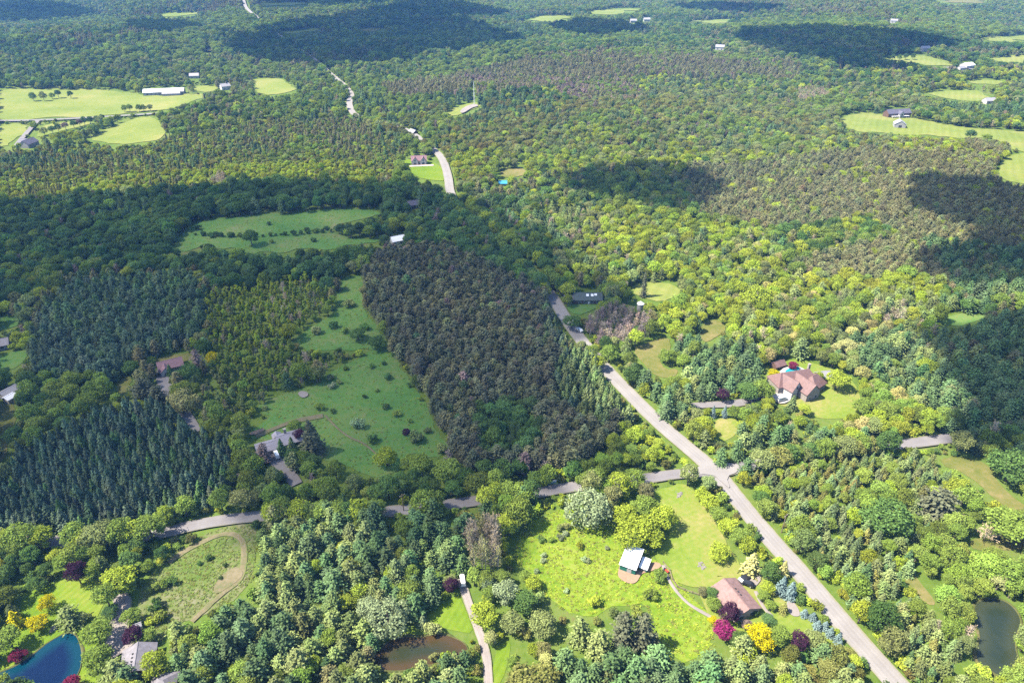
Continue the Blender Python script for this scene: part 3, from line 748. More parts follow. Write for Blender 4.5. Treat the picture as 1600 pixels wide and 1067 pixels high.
def block(root, L, Wd, hw, rise, wall, roof, off=(0, 0), rot=0.0, hip=0.0, oh=0.5, mono=False, win=(), door=None, chimney=None, vents=0, z0=-0.6):
    """a gabled / hipped / mono-pitch volume: wall and roof, windows, door and chimney as parts"""
    l, w = L / 2, Wd / 2
    b = MB()
    if mono:     # high at +y, low at -y
        b.add([(-l, -w, z0), (l, -w, z0), (l, w, z0), (-l, w, z0), (-l, -w, hw), (l, -w, hw), (l, w, hw + rise), (-l, w, hw + rise)],
              [(3, 2, 1, 0), (4, 5, 6, 7), (0, 1, 5, 4), (1, 2, 6, 5), (2, 3, 7, 6), (3, 0, 4, 7)])
    elif hip:
        b.box(-l, l, -w, w, z0, hw)
    else:
        b.add([(-l, -w, z0), (l, -w, z0), (l, w, z0), (-l, w, z0), (-l, -w, hw), (l, -w, hw), (l, w, hw), (-l, w, hw), (-l, 0, hw + rise), (l, 0, hw + rise)],
              [(3, 2, 1, 0), (0, 1, 5, 4), (2, 3, 7, 6), (1, 2, 6, 9, 5), (3, 0, 4, 8, 7), (4, 5, 9, 8), (6, 7, 8, 9)])
    piece('wall', b, wall, root, off, rot)
    sl = rise / w
    e = hw - sl * oh + 0.12
    t = 0.22
    r = MB()
    top = hw + rise + 0.14
    lo = l + oh * 0.7
    if mono:
        s2 = rise / Wd
        r.slab((-lo, -w - oh, hw - s2 * oh + .16), (lo, -w - oh, hw - s2 * oh + .16), (lo, w + oh, hw + rise + s2 * oh + .16), (-lo, w + oh, hw + rise + s2 * oh + .16), 0.14)
    else:
        rd = max(0.0, lo - hip)
        A = [(-lo, -w - oh, e), (lo, -w - oh, e), (lo, w + oh, e), (-lo, w + oh, e), (-rd, 0, top), (rd, 0, top)]
        Bv = [(x, y, z - t) for x, y, z in A]
        r.add(A + Bv, [(0, 1, 5, 4), (2, 3, 4, 5), (1, 2, 5), (3, 0, 4), (0, 6, 7, 1), (2, 8, 9, 3), (1, 7, 8, 2), (3, 9, 6, 0), (6, 10, 11, 7), (8, 11, 10, 9), (7, 11, 8), (9, 10, 6)] if hip else
              [(0, 1, 5, 4), (2, 3, 4, 5), (0, 6, 7, 1), (2, 8, 9, 3), (6, 10, 11, 7), (8, 11, 10, 9), (1, 7, 11, 5), (5, 11, 8, 2), (4, 10, 6, 0), (3, 9, 10, 4)])
    ro = piece('roof', r, roof, root, off, rot)
    if not mono and not hip:
        c = MB()
        c.box(-lo, lo, -0.12, 0.12, top - 0.05, top + 0.06)
        piece('ridge_cap', c, roof, ro, off, rot)
    for side, u, z, ww, wh in win:
        f, p = MB(), MB()
        if side in 'ns':
            s = 1 if side == 'n' else -1
            y0, y1 = sorted((s * (w - 0.05), s * (w + 0.06)))
            f.box(u - ww / 2 - .1, u + ww / 2 + .1, y0, y1, z - .1, z + wh + .1)
            y0, y1 = sorted((s * (w + 0.02), s * (w + 0.085)))
            p.box(u - ww / 2, u + ww / 2, y0, y1, z, z + wh)
        else:
            s = 1 if side == 'e' else -1
            y0, y1 = sorted((s * (l - 0.05), s * (l + 0.06)))
            f.box(y0, y1, u - ww / 2 - .1, u + ww / 2 + .1, z - .1, z + wh + .1)
            y0, y1 = sorted((s * (l + 0.02), s * (l + 0.085)))
            p.box(y0, y1, u - ww / 2, u + ww / 2, z, z + wh)
        wo_ = piece('window', f, 'trim_white', root, off, rot)
        piece('pane', p, 'glass', wo_, off, rot)
    if door:
        side, u, ww, wh, mat = door
        f = MB()
        if side in 'ns':
            s = 1 if side == 'n' else -1
            y0, y1 = sorted((s * (w - 0.05), s * (w + 0.07)))
            f.box(u - ww / 2, u + ww / 2, y0, y1, 0.02, wh)
        else:
            s = 1 if side == 'e' else -1
            y0, y1 = sorted((s * (l - 0.05), s * (l + 0.07)))
            f.box(y0, y1, u - ww / 2, u + ww / 2, 0.02, wh)
        piece('door', f, mat, root, off, rot)
    if chimney:
        c = MB()
        c.box(chimney[0] - .5, chimney[0] + .5, chimney[1] - .5, chimney[1] + .5, hw, top + 1.3)
        c.box(chimney[0] - .6, chimney[0] + .6, chimney[1] - .6, chimney[1] + .6, top + 1.3, top + 1.5)
        piece('chimney', c, 'wall_stone', ro, off, rot)
    for k in range(vents):
        c = MB()
        u = -l * 0.3 + k * 1.3
        y = 0.25 * w
        z = top - sl * y
        c.box(u - .2, u + .2, y - .2, y + .2, z - .25, z + .3)
        piece('roof_vent', c, 'dark_opening', ro, off, rot)

def axis(a, b):
    A, B = P(*a), P(*b)
    d = B - A
    c = (A + B) / 2
    c.z = min(A.z, B.z, float(H(c.x, c.y)))
    return c, math.atan2(d.y, d.x), math.hypot(d.x, d.y)

def house(name, a, b, label, cat='house', vis=None, rad=None):
    c, rz, L = axis(a, b)
    root = empty(name, c, rz)
    tag(root, label, cat)
    NOROOT.append((c.x, c.y, rad or L * 0.62))
    if vis: CLEAR.append(vis)
    return root, L

# brown-roofed bungalow, long axis running away from the camera towards the upper left
h, L = house('bungalow', (1128, 920), (1166, 966), 'brown-roofed bungalow beside the gravel road', vis=[(1116, 905), (1146, 900), (1190, 946), (1186, 962), (1158, 962), (1136, 935)], rad=9)
block(h, L, 9.5, 2.8, 2.0, 'wall_pink', 'roof_brown', win=[('e', -2.2, 0.9, 1.6, 1.2), ('e', 2, 0.9, 1.6, 1.2), ('s', -4, 0.9, 1.6, 1.2), ('s', 0.5, 0.9, 1.6, 1.2), ('s', 4.5, 0.9, 1.6, 1.2), ('n', -3, 0.9, 1.4, 1.2), ('n', 3, 0.9, 1.4, 1.2)], door=('n', 0.5, 1.0, 2.1, 'timber'), vents=3)
d = MB(); d.box(-L / 2 - 2.6, -L / 2 - 0.02, -3, 3, -0.3, 0.25)
piece('terrace', d, 'concrete', h)

# white-roofed barn with a green wall
h, L = house('barn', (970, 892), (989, 899), 'small barn with white metal roof and dark green wall', 'barn', vis=[(966, 890), (978, 858), (1006, 866), (1012, 880), (990, 900)], rad=9)
block(h, 5.4, 8.0, 3.0, 1.3, 'wall_green', 'roof_white', off=(0, 4.2), mono=True, oh=0.4, door=('s', 0.6, 1.6, 2.0, 'wall_grey'))
block(h, 2.6, 4.0, 1.7, 0.5, 'wall_green', 'roof_white', off=(4.6, 5.0), mono=True, oh=0.3, win=[('s', 0, 0.7, 1.2, 0.8)])

# large house
h, L = house('mansion', (1212, 616), (1276, 606), 'large stone house with steep brown cross-gabled roof', vis=[(1204, 590), (1216, 580), (1240, 578), (1278, 592), (1280, 606), (1262, 626), (1240, 624), (1208, 606)], rad=15)
block(h, 21, 9.5, 4.6, 4.2, 'wall_stone', 'roof_estate', off=(0, 4), hip=3.5, win=[('s', -8, 1, 1.4, 1.6), ('e', 0, 1, 1.6, 1.6), ('e', 2.6, 1, 1.0, 1.6)], chimney=(8.3, 1.5))
block(h, 12, 8, 4.4, 4.0, 'wall_stone', 'roof_estate', off=(1.5, -2.2), rot=R(-78), win=[('e', -1.8, 1, 1.3, 1.4), ('e', 1.8, 1, 1.3, 1.4)], vents=2)
block(h, 9, 6.4, 4.8, 3.8, 'wall_white', 'roof_estate', off=(-5.2, -0.2), rot=R(-70), win=[('e', 0, 4.6, 1.2, 1.6), ('e', -1.6, 1, 1.3, 1.8), ('e', 1.6, 1, 1.3, 1.8)])
block(h, 9, 8.4, 3.6, 3.6, 'wall_stone', 'roof_estate', off=(8.6, 0.8), rot=R(24), hip=3.0, win=[('s', -2, 1, 1.2, 1.4), ('s', 1.2, 1, 1.2, 1.4)])
p_, _ = sheet('patio', [(1214, 586), (1228, 574), (1246, 574), (1262, 582), (1250, 592), (1232, 592)], M['concrete'], 6, 0, label='white paved pool terrace behind the large house', iters=1)
sheet('swimming_pool', [(1223, 584), (1237, 577), (1249, 576), (1246, 585), (1236, 590)], M['water_pool'], 9, 0, label='turquoise kidney-shaped swimming pool behind the large house', iters=2)
CLEAR.append([(1216, 582), (1232, 572), (1248, 573), (1262, 582), (1250, 586)])
h, L = house('pool_house', (1208, 576), (1222, 572), 'small brown-roofed pool house by the turquoise pool', 'shed', rad=4)
block(h, 6, 4, 2.3, 1.4, 'wall_wood', 'roof_estate', win=[('s', 0, 0.8, 1.6, 1.0)])
h, L = house('garden_shed', (1278, 592), (1292, 590), 'pale-roofed garden shed behind the round lime tree', 'shed', vis=[(1276, 580), (1292, 578), (1294, 592), (1280, 596)], rad=4)
block(h, 6, 5, 2.3, 1.6, 'wall_wood', 'roof_palegrey', win=[('s', 0.8, 0.8, 1.2, 1.0)])

# long grey-roofed house in the cloud shadow
h, L = house('house', (404, 708), (474, 688), 'long house with pale grey roof in the shaded meadow', vis=[(400, 690), (430, 676), (440, 668), (476, 680), (474, 692), (446, 698), (428, 706), (402, 706)], rad=12)
block(h, 8.5, 6.4, 2.5, 1.5, 'wall_pink', 'roof_lavender', off=(-5.4, 0), win=[('w', 0, 0.8, 1.6, 1.2), ('s', 0, 0.2, 4.5, 2.0)])
block(h, 9.8, 7.8, 3.0, 2.0, 'wall_pink', 'roof_lavender', off=(3.8, 0.8), win=[('s', -2, 1, 1.4, 1.2), ('s', 2, 1, 1.4, 1.2), ('e', 0, 1, 1.6, 1.4)], chimney=(-1, 1.8))
block(h, 3.2, 3.4, 2.5, 1.0, 'wall_pink', 'roof_lavender', off=(-0.5, 5.0), rot=R(90), oh=0.3)

# white-fronted house half hidden by trees
h, L = house('house', (252, 580), (284, 572), 'white-fronted house with reddish roof half hidden by trees', vis=[(248, 570), (284, 562), (276, 574), (262, 598), (250, 590)], rad=8)
block(h, 11, 8, 3, 2.2, 'wall_white', 'roof_red', win=[('s', -3.2, 0.9, 1.4, 1.3), ('s', 0, 0.9, 1.4, 1.3), ('s', 3.2, 0.9, 1.4, 1.3), ('w', 0, 0.9, 1.4, 1.3)], door=('s', 1.6, 1.0, 2.1, 'timber'))
block(h, 5, 4.5, 3, 1.8, 'wall_white', 'roof_red', off=(-2.6, -4.2), rot=R(90), oh=0.3, win=[('w', 0, 0.9, 1.6, 1.4)])

# brick house at the lower left
h, L = house('house', (217, 1058), (222, 1024), 'grey-roofed red brick house beside the pale drive', vis=[(188, 1014), (218, 1002), (242, 1006), (226, 1046), (222, 1054), (204, 1044)], rad=8)
block(h, 9.0, 8.6, 2.8, 2.1, 'wall_brick', 'roof_grey', win=[('w', -2.5, 0.9, 1.4, 1.3), ('w', 2.5, 0.9, 1.4, 1.3), ('n', -2, 0.9, 1.4, 1.3), ('s', 2, 0.9, 1.4, 1.3)], vents=3)
h, L = house('garage', (248, 1078), (268, 1076), 'small hip-roofed garage at the lower edge by pines', 'garage', vis=[(244, 1067), (248, 1056), (264, 1054), (272, 1067)], rad=5)
block(h, 6.5, 6.5, 2.5, 1.8, 'wall_brick', 'roof_grey', hip=3.2, door=('s', 0, 2.6, 2.1, 'trim_white'))
h, L = house('garden_pavilion', (213, 984), (221, 981), 'tiny white garden pavilion behind the copper tree', 'pavilion', rad=2)
block(h, 2.2, 1.6, 1.9, 0.6, 'trim_white', 'roof_palegrey', oh=0.2, win=[('s', 0, 0.8, 0.9, 0.9)])

# long low house above the main road
h, L = house('house', (890, 472), (938, 472), 'long low house with dark green roof and brown walls', vis=[(896, 472), (900, 454), (932, 454), (936, 472)], rad=10)
block(h, 16, 9, 3.0, 2.4, 'wall_wood', 'roof_green', off=(1.5, 1.5), win=[('s', -5, 0.9, 1.6, 1.4), ('s', -1.5, 0.9, 1.6, 1.4), ('s', 2, 0.9, 1.6, 1.4), ('s', 5.5, 0.9, 1.6, 1.4)], door=('s', 0.4, 1, 2.1, 'trim_white'))
block(h, 6, 6, 2.6, 1.8, 'wall_wood', 'roof_slate', off=(-9.2, 0.5), win=[('s', 0, 0.8, 2.4, 1.4)])
for u, y in ((0.5, -1.6), (3.2, -1.6), (5.2, -1.2)):
    c = MB(); z = 5.54 - (2.4 / 4.5) * abs(y)
    c.slab((u, y - .7 + 1.5, z - .37), (u + 1.5, y - .7 + 1.5, z - .37), (u + 1.5, y + .7 + 1.5, z + .37), (u, y + .7 + 1.5, z + .37), 0.12)
    piece('skylight', c, 'roof_white', h)

# silo
h, L = house('silo', (997, 484), (1003, 484), 'grey silo with white conical cap beside the tall spruce', 'silo', vis=[(992, 462), (1006, 462), (1004, 482), (994, 482)], rad=4)
c = MB(); c.tube((0, 0, -0.5), (0, 0, 4.0), 1.8, 1.8, 14); piece('drum', c, 'wall_grey', h)
c = MB(); c.tube((0, 0, 4.02), (0, 0, 5.4), 2.1, 0.25, 14); piece('cap', c, 'roof_white', h)

h, L = house('barn', (613, 381), (634, 377), 'small white barn at the edge of the shaded pasture', 'barn', vis=[(612, 372), (624, 365), (636, 371), (632, 381), (616, 382)], rad=7)
block(h, 11, 7, 3, 2.2, 'wall_white', 'roof_white', win=[('s', 0, 1, 1.4, 1)], door=('w', 0, 2.4, 2.4, 'wall_grey'))
h, L = house('house', (642, 258), (668, 257), 'house with twin reddish gables above a bright terrace', vis=[(640, 256), (642, 243), (666, 242), (670, 258)], rad=10)
block(h, 14, 9, 4.5, 3.2, 'wall_white', 'roof_red', off=(0, 3), win=[('s', -4, 1, 2, 1.6), ('s', 0, 1, 2, 1.6), ('s', 4, 1, 2, 1.6)])
block(h, 8, 5.5, 4.5, 3.0, 'wall_white', 'roof_red', off=(-3.8, 0.8), rot=R(-90), win=[('e', 0, 1, 2.4, 2.0), ('e', 0, 4.3, 1.4, 1.2)])
block(h, 8, 5.5, 4.5, 3.0, 'wall_white', 'roof_red', off=(3.8, 0.8), rot=R(-90), win=[('e', 0, 1, 2.4, 2.0), ('e', 0, 4.3, 1.4, 1.2)])
d = MB(); d.box(-9, 13, -7.5, -3.6, -1.5, 0.8); piece('terrace', d, 'wall_pink', h)
h, L = house('long_barn', (226, 149), (289, 146), 'very long white-roofed livestock barn on the far farm', 'barn', vis=[(222, 150), (226, 137), (292, 136), (292, 149)], rad=20)
block(h, L, 13, 4.5, 3, 'wall_grey', 'roof_white', win=[('s', -20 + 5 * k, 1.2, 2.4, 1.4) for k in range(9)])
block(h, 22, 8, 3.6, 2.4, 'wall_grey', 'roof_palegrey', off=(L * 0.22, -11.5))
h, L = house('farmhouse', (345, 141), (360, 139), 'white farmhouse beside the long barn', vis=[(342, 142), (346, 133), (362, 133), (362, 141)], rad=9)
block(h, 12, 9, 5, 3, 'wall_white', 'roof_palegrey', win=[('s', -3, 1, 1.5, 1.4), ('s', 3, 1, 1.5, 1.4)], chimney=(2, 0))
h, L = house('house', (297, 122), (312, 122), 'pale house among trees above the far farm', vis=[(294, 126), (298, 119), (314, 119), (314, 125)], rad=9)
block(h, 13, 9, 4, 3, 'wall_white', 'roof_palegrey', win=[('s', -3, 1, 1.5, 1.4), ('s', 3, 1, 1.5, 1.4)])
h, L = house('farmhouse', (36, 233), (58, 225), 'dark slate-roofed farmhouse at the end of the lane', vis=[(32, 234), (36, 218), (58, 214), (62, 226), (48, 234)], rad=12)
block(h, 15, 9, 4, 3.4, 'wall_grey', 'roof_slate', win=[('s', -4, 1, 1.5, 1.4), ('s', 0, 1, 1.5, 1.4), ('s', 4, 1, 1.5, 1.4)])
block(h, 9, 7, 4, 2.8, 'wall_white', 'roof_slate', off=(3, 6), rot=R(90), win=[('w', 0, 1, 1.5, 1.4)])
h, L = house('columned_house', (1385, 184), (1421, 184), 'two-storey house with white columned porch on the hillside meadow', vis=[(1380, 186), (1384, 169), (1420, 168), (1424, 185)], rad=15)
block(h, L * 0.96, 10, 6, 3.6, 'wall_wood', 'roof_slate', off=(0, 3), win=[('s', -10 + 4 * k, z, 1.8, 1.6) for k in range(6) for z in (0.9, 3.9)])
block(h, 6, 5, 6, 2.6, 'wall_white', 'roof_slate', off=(0, -2.5), rot=R(-90), win=[('e', 0, 1, 2.6, 2.2), ('e', 0, 4, 2.0, 1.6)])
po = MB(); po.box(-11, 11, -4.6, -2.15, 3.0, 3.3); po_ = piece('porch_roof', po, 'trim_white', h)
for k in range(8):
    if abs(-10.5 + 3 * k) < 3: continue
    c = MB(); c.tube((-10.5 + 3 * k, -4.3, -0.6), (-10.5 + 3 * k, -4.3, 3.0), 0.25, 0.22, 8); piece('column', c, 'trim_white', h)
h, L = house('barn', (1394, 199), (1415, 198), 'grey weathered barn in front of the columned house', 'barn', vis=[(1392, 200), (1396, 184), (1412, 184), (1418, 197)], rad=10)
block(h, 12, 11, 4, 3.4, 'wall_grey', 'roof_palegrey', rot=R(62), door=('w', 0, 3, 3, 'dark_opening'))
h, L = house('barn', (1502, 108), (1518, 107), 'distant white barn beside the far lane', 'barn', vis=[(1498, 110), (1502, 98), (1518, 97), (1522, 108)], rad=14)
block(h, 18, 12, 6, 3, 'wall_white', 'roof_white', door=('s', 0, 4, 4, 'wall_grey'))
block(h, 14, 7, 3.4, 2, 'wall_white', 'roof_palegrey', off=(-15, -2))
h, L = house('farmhouse', (1537, 162), (1552, 161), 'distant pale farmhouse behind the pine belt', vis=[(1534, 163), (1537, 155), (1552, 155), (1554, 162)], rad=9)
block(h, 13, 9, 4, 3, 'wall_white', 'roof_palegrey', win=[('s', -3, 1, 1.6, 1.4), ('s', 3, 1, 1.6, 1.4)])
h, L = house('shed', (779, 289), (792, 289), 'small shed with bright blue roof in the wood', 'shed', vis=[(777, 290), (779, 279), (792, 279), (794, 289)], rad=5)
block(h, 7, 6, 2.2, 1.6, 'wall_grey', 'roof_blue', win=[('s', 0, 0.8, 1.4, 0.9)])
h, L = house('house', (636, 325), (654, 322), 'slate-roofed house hidden behind the dark trees by the road', vis=[(638, 325), (642, 317), (656, 318), (654, 325)], rad=7)
block(h, 10, 8, 3, 2.4, 'wall_wood', 'roof_slate', win=[('s', -2, 0.9, 1.4, 1.3), ('s', 2, 0.9, 1.4, 1.3)])
h, L = house('house', (640, 207), (652, 212), 'pale house half hidden in the wood beyond the bend', vis=[(640, 207), (643, 204), (651, 207), (649, 210)], rad=7)
block(h, 9, 6, 3, 2.0, 'wall_wood', 'roof_palegrey', win=[('s', -2, 0.9, 1.6, 1.4), ('s', 2, 0.9, 1.6, 1.4)])
h, L = house('house', (8, 622), (26, 612), 'pale flat-topped house at the edge of the spruce plantation', vis=[(6, 622), (12, 610), (30, 606), (28, 616), (14, 626)], rad=6)
block(h, 8, 5, 2.6, 1.0, 'wall_white', 'roof_palegrey', win=[('s', -2, 0.8, 1.2, 1.1), ('s', 2, 0.8, 1.2, 1.1)])
block(h, 4.5, 4, 2.4, 0.8, 'wall_white', 'roof_white', off=(-3, -4.5))
h, L = house('house', (-16, 546), (14, 540), 'blue-grey roofed house at the far left edge', vis=[(-10, 545), (-10, 530), (10, 528), (20, 538), (10, 546)], rad=7)
block(h, 10, 8, 2.8, 2.0, 'wall_grey', 'roof_grey', win=[('s', 2, 0.8, 1.4, 1.2)])
for q, L_ in (((985, 36), 'tiny pale house on the far middle ridge'), ((1006, 34), 'tiny white house right of the far middle ridge'), ((1392, 36), 'tiny pale farmhouse on the far right ridge'), ((1120, 78), 'tiny white shed at the end of the far cloud shadow'), ((1440, 80), 'tiny white house above the distant hay field')):
    h, L = house('farmhouse', q, (q[0] + 9, q[1]), L_, vis=[(q[0] - 2, q[1] + 1), (q[0] - 2, q[1] - 5), (q[0] + 11, q[1] - 5), (q[0] + 11, q[1] + 1)], rad=12)
    block(h, 14, 10, 5, 3, 'wall_white', 'roof_palegrey', win=[('s', -3, 1, 1.8, 1.6), ('s', 3, 1, 1.8, 1.6)])

# mast on the knoll
mp = P(741, 165)
h = tag(empty('radio_mast', mp), 'tall white radio mast on the grassy knoll', 'mast')
CLEAR.append([(738, 166), (738, 134), (744, 134), (744, 166)])
c = MB()
for k in range(3):
    t = 2 * math.pi * k / 3
    c.tube((0.7 * math.cos(t), 0.7 * math.sin(t), -0.3), (0.3 * math.cos(t), 0.3 * math.sin(t), 25), 0.16, 0.12, 5)
for j in range(16):
    z, z2 = j * 1.55, j * 1.55 + 1.55
    for k in range(3):
        a, b = 2 * math.pi * k / 3, 2 * math.pi * (k + 1) / 3
        ra, rb = 0.7 - 0.4 * z / 25, 0.7 - 0.4 * z2 / 25
        c.tube((ra * math.cos(a), ra * math.sin(a), z), (rb * math.cos(b), rb * math.sin(b), z2), 0.07, 0.07, 4)
piece('lattice', c, 'white_paint', h)
c = MB(); c.tube((0, 0, 25), (0, 0, 28.5), 0.14, 0.06, 6); piece('antenna', c, 'white_paint', h)
c = MB(); c.box(-1.6, -1.0, -0.5, 0.5, 0, 1.8); piece('equipment_box', c, 'wall_grey', h)

# ------------------------------------------------------------------ vehicles and small things
def car(name, px, yaw, paint, label, cat='car', scale=1.0, van=False):
    c = P(*px)
    c.z += 0.14 + lift(c.y, 6)
    h = tag(empty(name, c, yaw), label, cat)
    s = scale
    prof = [(-2.2, .35), (2.2, .35), (2.25, .75), (1.3, .98), (0.75, 1.45), (-1.3, 1.5), (-2.0, 1.05), (-2.25, .8)] if not van else \
           [(-2.5, .35), (2.5, .35), (2.55, .95), (1.9, 1.2), (1.35, 2.0), (-2.45, 2.1), (-2.55, .8)]
    n = len(prof)
    v = [(x * s, -0.85 * s + (0.12 if z > 1.2 else 0), z * s) for x, z in prof] + [(x * s, 0.85 * s - (0.12 if z > 1.2 else 0), z * s) for x, z in prof]
    b = MB(); b.add(v, [tuple(range(n)), tuple(range(2 * n - 1, n - 1, -1))] + [(i, i + n, (i + 1) % n + n, (i + 1) % n) for i in range(n)])
    piece('body', b, paint, h)
    g = MB()
    top = 2.0 if van else 1.42
    x0, x1 = (0.9, 1.62) if van else (0.78, 1.28)
    g.add([(x1 * s + .02, -.6, 1.05 * s + .08), (x1 * s + .02, .6, 1.05 * s + .08), (x0 * s + .1, .55, top * s), (x0 * s + .1, -.55, top * s)], [(0, 1, 2, 3)])
    piece('windscreen', g, 'glass', h)
    for sy in (-1, 1):
        g = MB(); yy = sy * (0.79 * s)
        a, b2 = sorted((yy, yy + sy * 0.03))
        g.box(-1.2 * s, 0.7 * s, a, b2, 1.02 * s, (1.6 if van else 1.36) * s)
        piece('side_window', g, 'glass', h)
        for sx in (-1.35, 1.35):
            w = MB(); w.tube((sx * s, sy * 0.7 * s, .33 * s), (sx * s, sy * 0.9 * s, .33 * s), .33 * s, .33 * s, 12)
            wh = piece('wheel', w, 'rubber', h)
            w = MB(); w.tube((sx * s, sy * 0.905 * s, .33 * s), (sx * s, sy * 0.92 * s, .33 * s), .19 * s, .19 * s, 8)
            piece('rim', w, 'steel', wh)
        l = MB(); l.box(2.2 * s, 2.29 * s, sy * .6 - .16, sy * .6 + .16, .62 * s, .76 * s)
        piece('headlight', l, 'trim_white', h)
    return h
car('parked_car', (1161, 908), R(35), 'black_paint', 'black car parked highest on the bungalow pad')
car('parked_car', (1166, 915), R(150), 'black_paint', 'black car parked close against the bungalow roof edge')
car('parked_car', (252, 588), R(200), 'black_paint', 'black car parked before the white-fronted house')
car('parked_van', (433, 715), R(120), 'white_paint', 'white van parked on the drive of the long grey-roofed house', 'van', van=True)
car('parked_van', (1221, 628), R(20), 'white_paint', 'white van on the parking court of the large house', 'van', van=True)
car('parked_van', (723, 911), R(100), 'white_paint', 'white van parked at the top of the straight drive', 'van', 0.95, van=True)
car('parked_car', (905, 520), R(125), 'white_paint', 'white car at the roadside below the long low house')
for v in ([(716, 902), (732, 902), (730, 916), (718, 916)],): CLEAR.append(v)

c = P(1039, 893); c.z += 0.3
h = tag(empty('garden_tractor', c, R(-50)), 'small red garden tractor at the start of the footpath', 'tractor')
b = MB(); b.box(0.1, 1.3, -.3, .3, .45, .95); piece('hood', b, 'red_paint', h)
b = MB(); b.box(-.5, -.05, -.28, .28, .6, .75); b.box(-.55, -.42, -.28, .28, .75, 1.15); piece('seat', b, 'rubber', h)
b = MB(); b.box(-.7, .3, -.4, .4, .3, .44); piece('frame', b, 'black_paint', h)
for sx, r in ((-.4, .42), (1.0, .28)):
    for sy in (-1, 1):
        w = MB(); w.tube((sx, sy * .42, r - .1), (sx, sy * .66, r - .1), r, r, 12); piece('wheel', w, 'rubber', h)

def pole(px, hgt, label):
    c = P(*px)
    h = tag(empty('utility_pole', c, R(40)), label, 'pole')
    b = MB(); b.tube((0, 0, -.3), (0, 0, hgt), .2, .13, 8); piece('post', b, 'timber', h)
    b = MB(); b.box(-1.1, 1.1, -.08, .08, hgt - .8, hgt - .62); piece('crossarm', b, 'timber', h)
    for u in (-.9, 0, .9):
        b = MB(); b.tube((u, 0, hgt - .6), (u, 0, hgt - .35), .07, .05, 6); piece('insulator', b, 'trim_white', h)
pole((1221, 832), 9, 'utility pole at the roadside opposite the bungalow lawn')
pole((631, 800), 9, 'utility pole beside the side road under the meadow')
pole((1400, 712), 8, 'utility pole beside the right-hand side road')
pole((480, 812), 9, 'utility pole at the bend of the side road')

c = P(864, 757); c.z += .05
h = tag(empty('roadside_sign', c, R(10)), 'white and blue roadside sign board on the verge', 'sign')
b = MB(); b.box(-1.3, 1.3, -.05, .05, .7, 2.3); piece('board', b, 'white_paint', h)
b = MB(); b.box(-1.1, 1.1, -.07, -.055, .85, 1.35); piece('blue_panel', b, 'roof_blue', h)
for u in (-1.0, 1.0):
    b = MB(); b.box(u - .06, u + .06, .055, .15, -.2, 2.2); piece('post', b, 'timber', h)
CLEAR.append([(858, 748), (870, 748), (870, 762), (858, 762)])

# split-rail fence beside the footpath
fp = [P(*q) for q in ((1036, 880), (1046, 892), (1050, 906), (1058, 918), (1070, 923), (1082, 927), (1092, 930))]
h = tag(empty('rail_fence', fp[0]), 'grey split-rail fence along the lawn by the footpath', 'fence')
pts = []
for a, b in zip(fp, fp[1:]):
    k = max(1, int((b - a).length / 2.4))
    pts += [a.lerp(b, j / k) - fp[0] for j in range(k)]
pts.append(fp[-1] - fp[0])
for i, q in enumerate(pts):
    b = MB(); b.box(q.x - .1, q.x + .1, q.y - .1, q.y + .1, -.2, 1.25); piece('post', b, 'timber', h)
    if i:
        for z in (.45, .95):
            b = MB(); b.tube(pts[i - 1] + Vector((0, 0, z)), q + Vector((0, 0, z)), .08, .08, 5); piece('rail', b, 'timber', h)
def rocks(px, n, rad, label):
    c = P(*px)
    h = tag(empty('rock_pile', c), label, 'rocks')
    for k in range(n):
        a, r = random.uniform(0, 6.28), rad * math.sqrt(random.random())
        s = random.uniform(.35, .8)
        b = MB()
        ring = [[(math.cos(t * 1.0472 + k) * s * w * random.uniform(.8, 1.2) + r * math.cos(a), math.sin(t * 1.0472 + k) * s * w * random.uniform(.8, 1.2) + r * math.sin(a), z * s) for t in range(6)] for w, z in ((1, 0), (1.05, .35), (.6, .75))]
        b.add(sum(ring, []), [(i, (i + 1) % 6, 6 + (i + 1) % 6, 6 + i) for i in range(6)] + [(6 + i, 6 + (i + 1) % 6, 12 + (i + 1) % 6, 12 + i) for i in range(6)] + [(12, 13, 14, 15, 16, 17)])
        piece('stone', b, 'stone', h)
rocks((1095, 883), 9, 1.6, 'heap of grey stones on the lawn near the bungalow')
rocks((1060, 773), 9, 1.8, 'heap of grey stones on the lawn near the crossroads')
rocks((83, 984), 6, 1.2, 'grey stones on the lawn at the head of the blue pond')
c = P(360, 909)
b = MB(); b.box(-2.2, 2.2, -1.6, 1.6, .1, .34); b.v = T(b.v, (0, 0), R(15))
o = b.build('concrete_slab', M['concrete'], None, c); tag(o, 'white concrete slab lying on the loop track', 'slab')
c = P(585, 972)
h = tag(empty('garden_swing', c, R(20)), 'white garden swing seat at the edge of the pines', 'swing')
for u in (-1.2, 1.2):
    for s in (-1, 1):
        b = MB(); b.tube((u, s * .8, 0), (u, 0, 2.1), .07, .07, 6); piece('leg', b, 'white_paint', h)
b = MB(); b.tube((-1.3, 0, 2.1), (1.3, 0, 2.1), .07, .07, 6); piece('top_bar', b, 'white_paint', h)
b = MB(); b.box(-1.0, 1.0, -.35, .3, .5, .62); piece('seat', b, 'white_paint', h)
b = MB(); b.box(-1.0, 1.0, .3, .4, .5, 1.15); piece('backrest', b, 'white_paint', h)
b = MB(); b.slab((-1.5, -1.0, 2.2), (1.5, -1.0, 2.2), (1.5, 1.0, 2.35), (-1.5, 1.0, 2.35), .08); piece('canopy', b, 'white_paint', h)
CLEAR.append([(578, 960), (593, 960), (592, 976), (578, 976)])
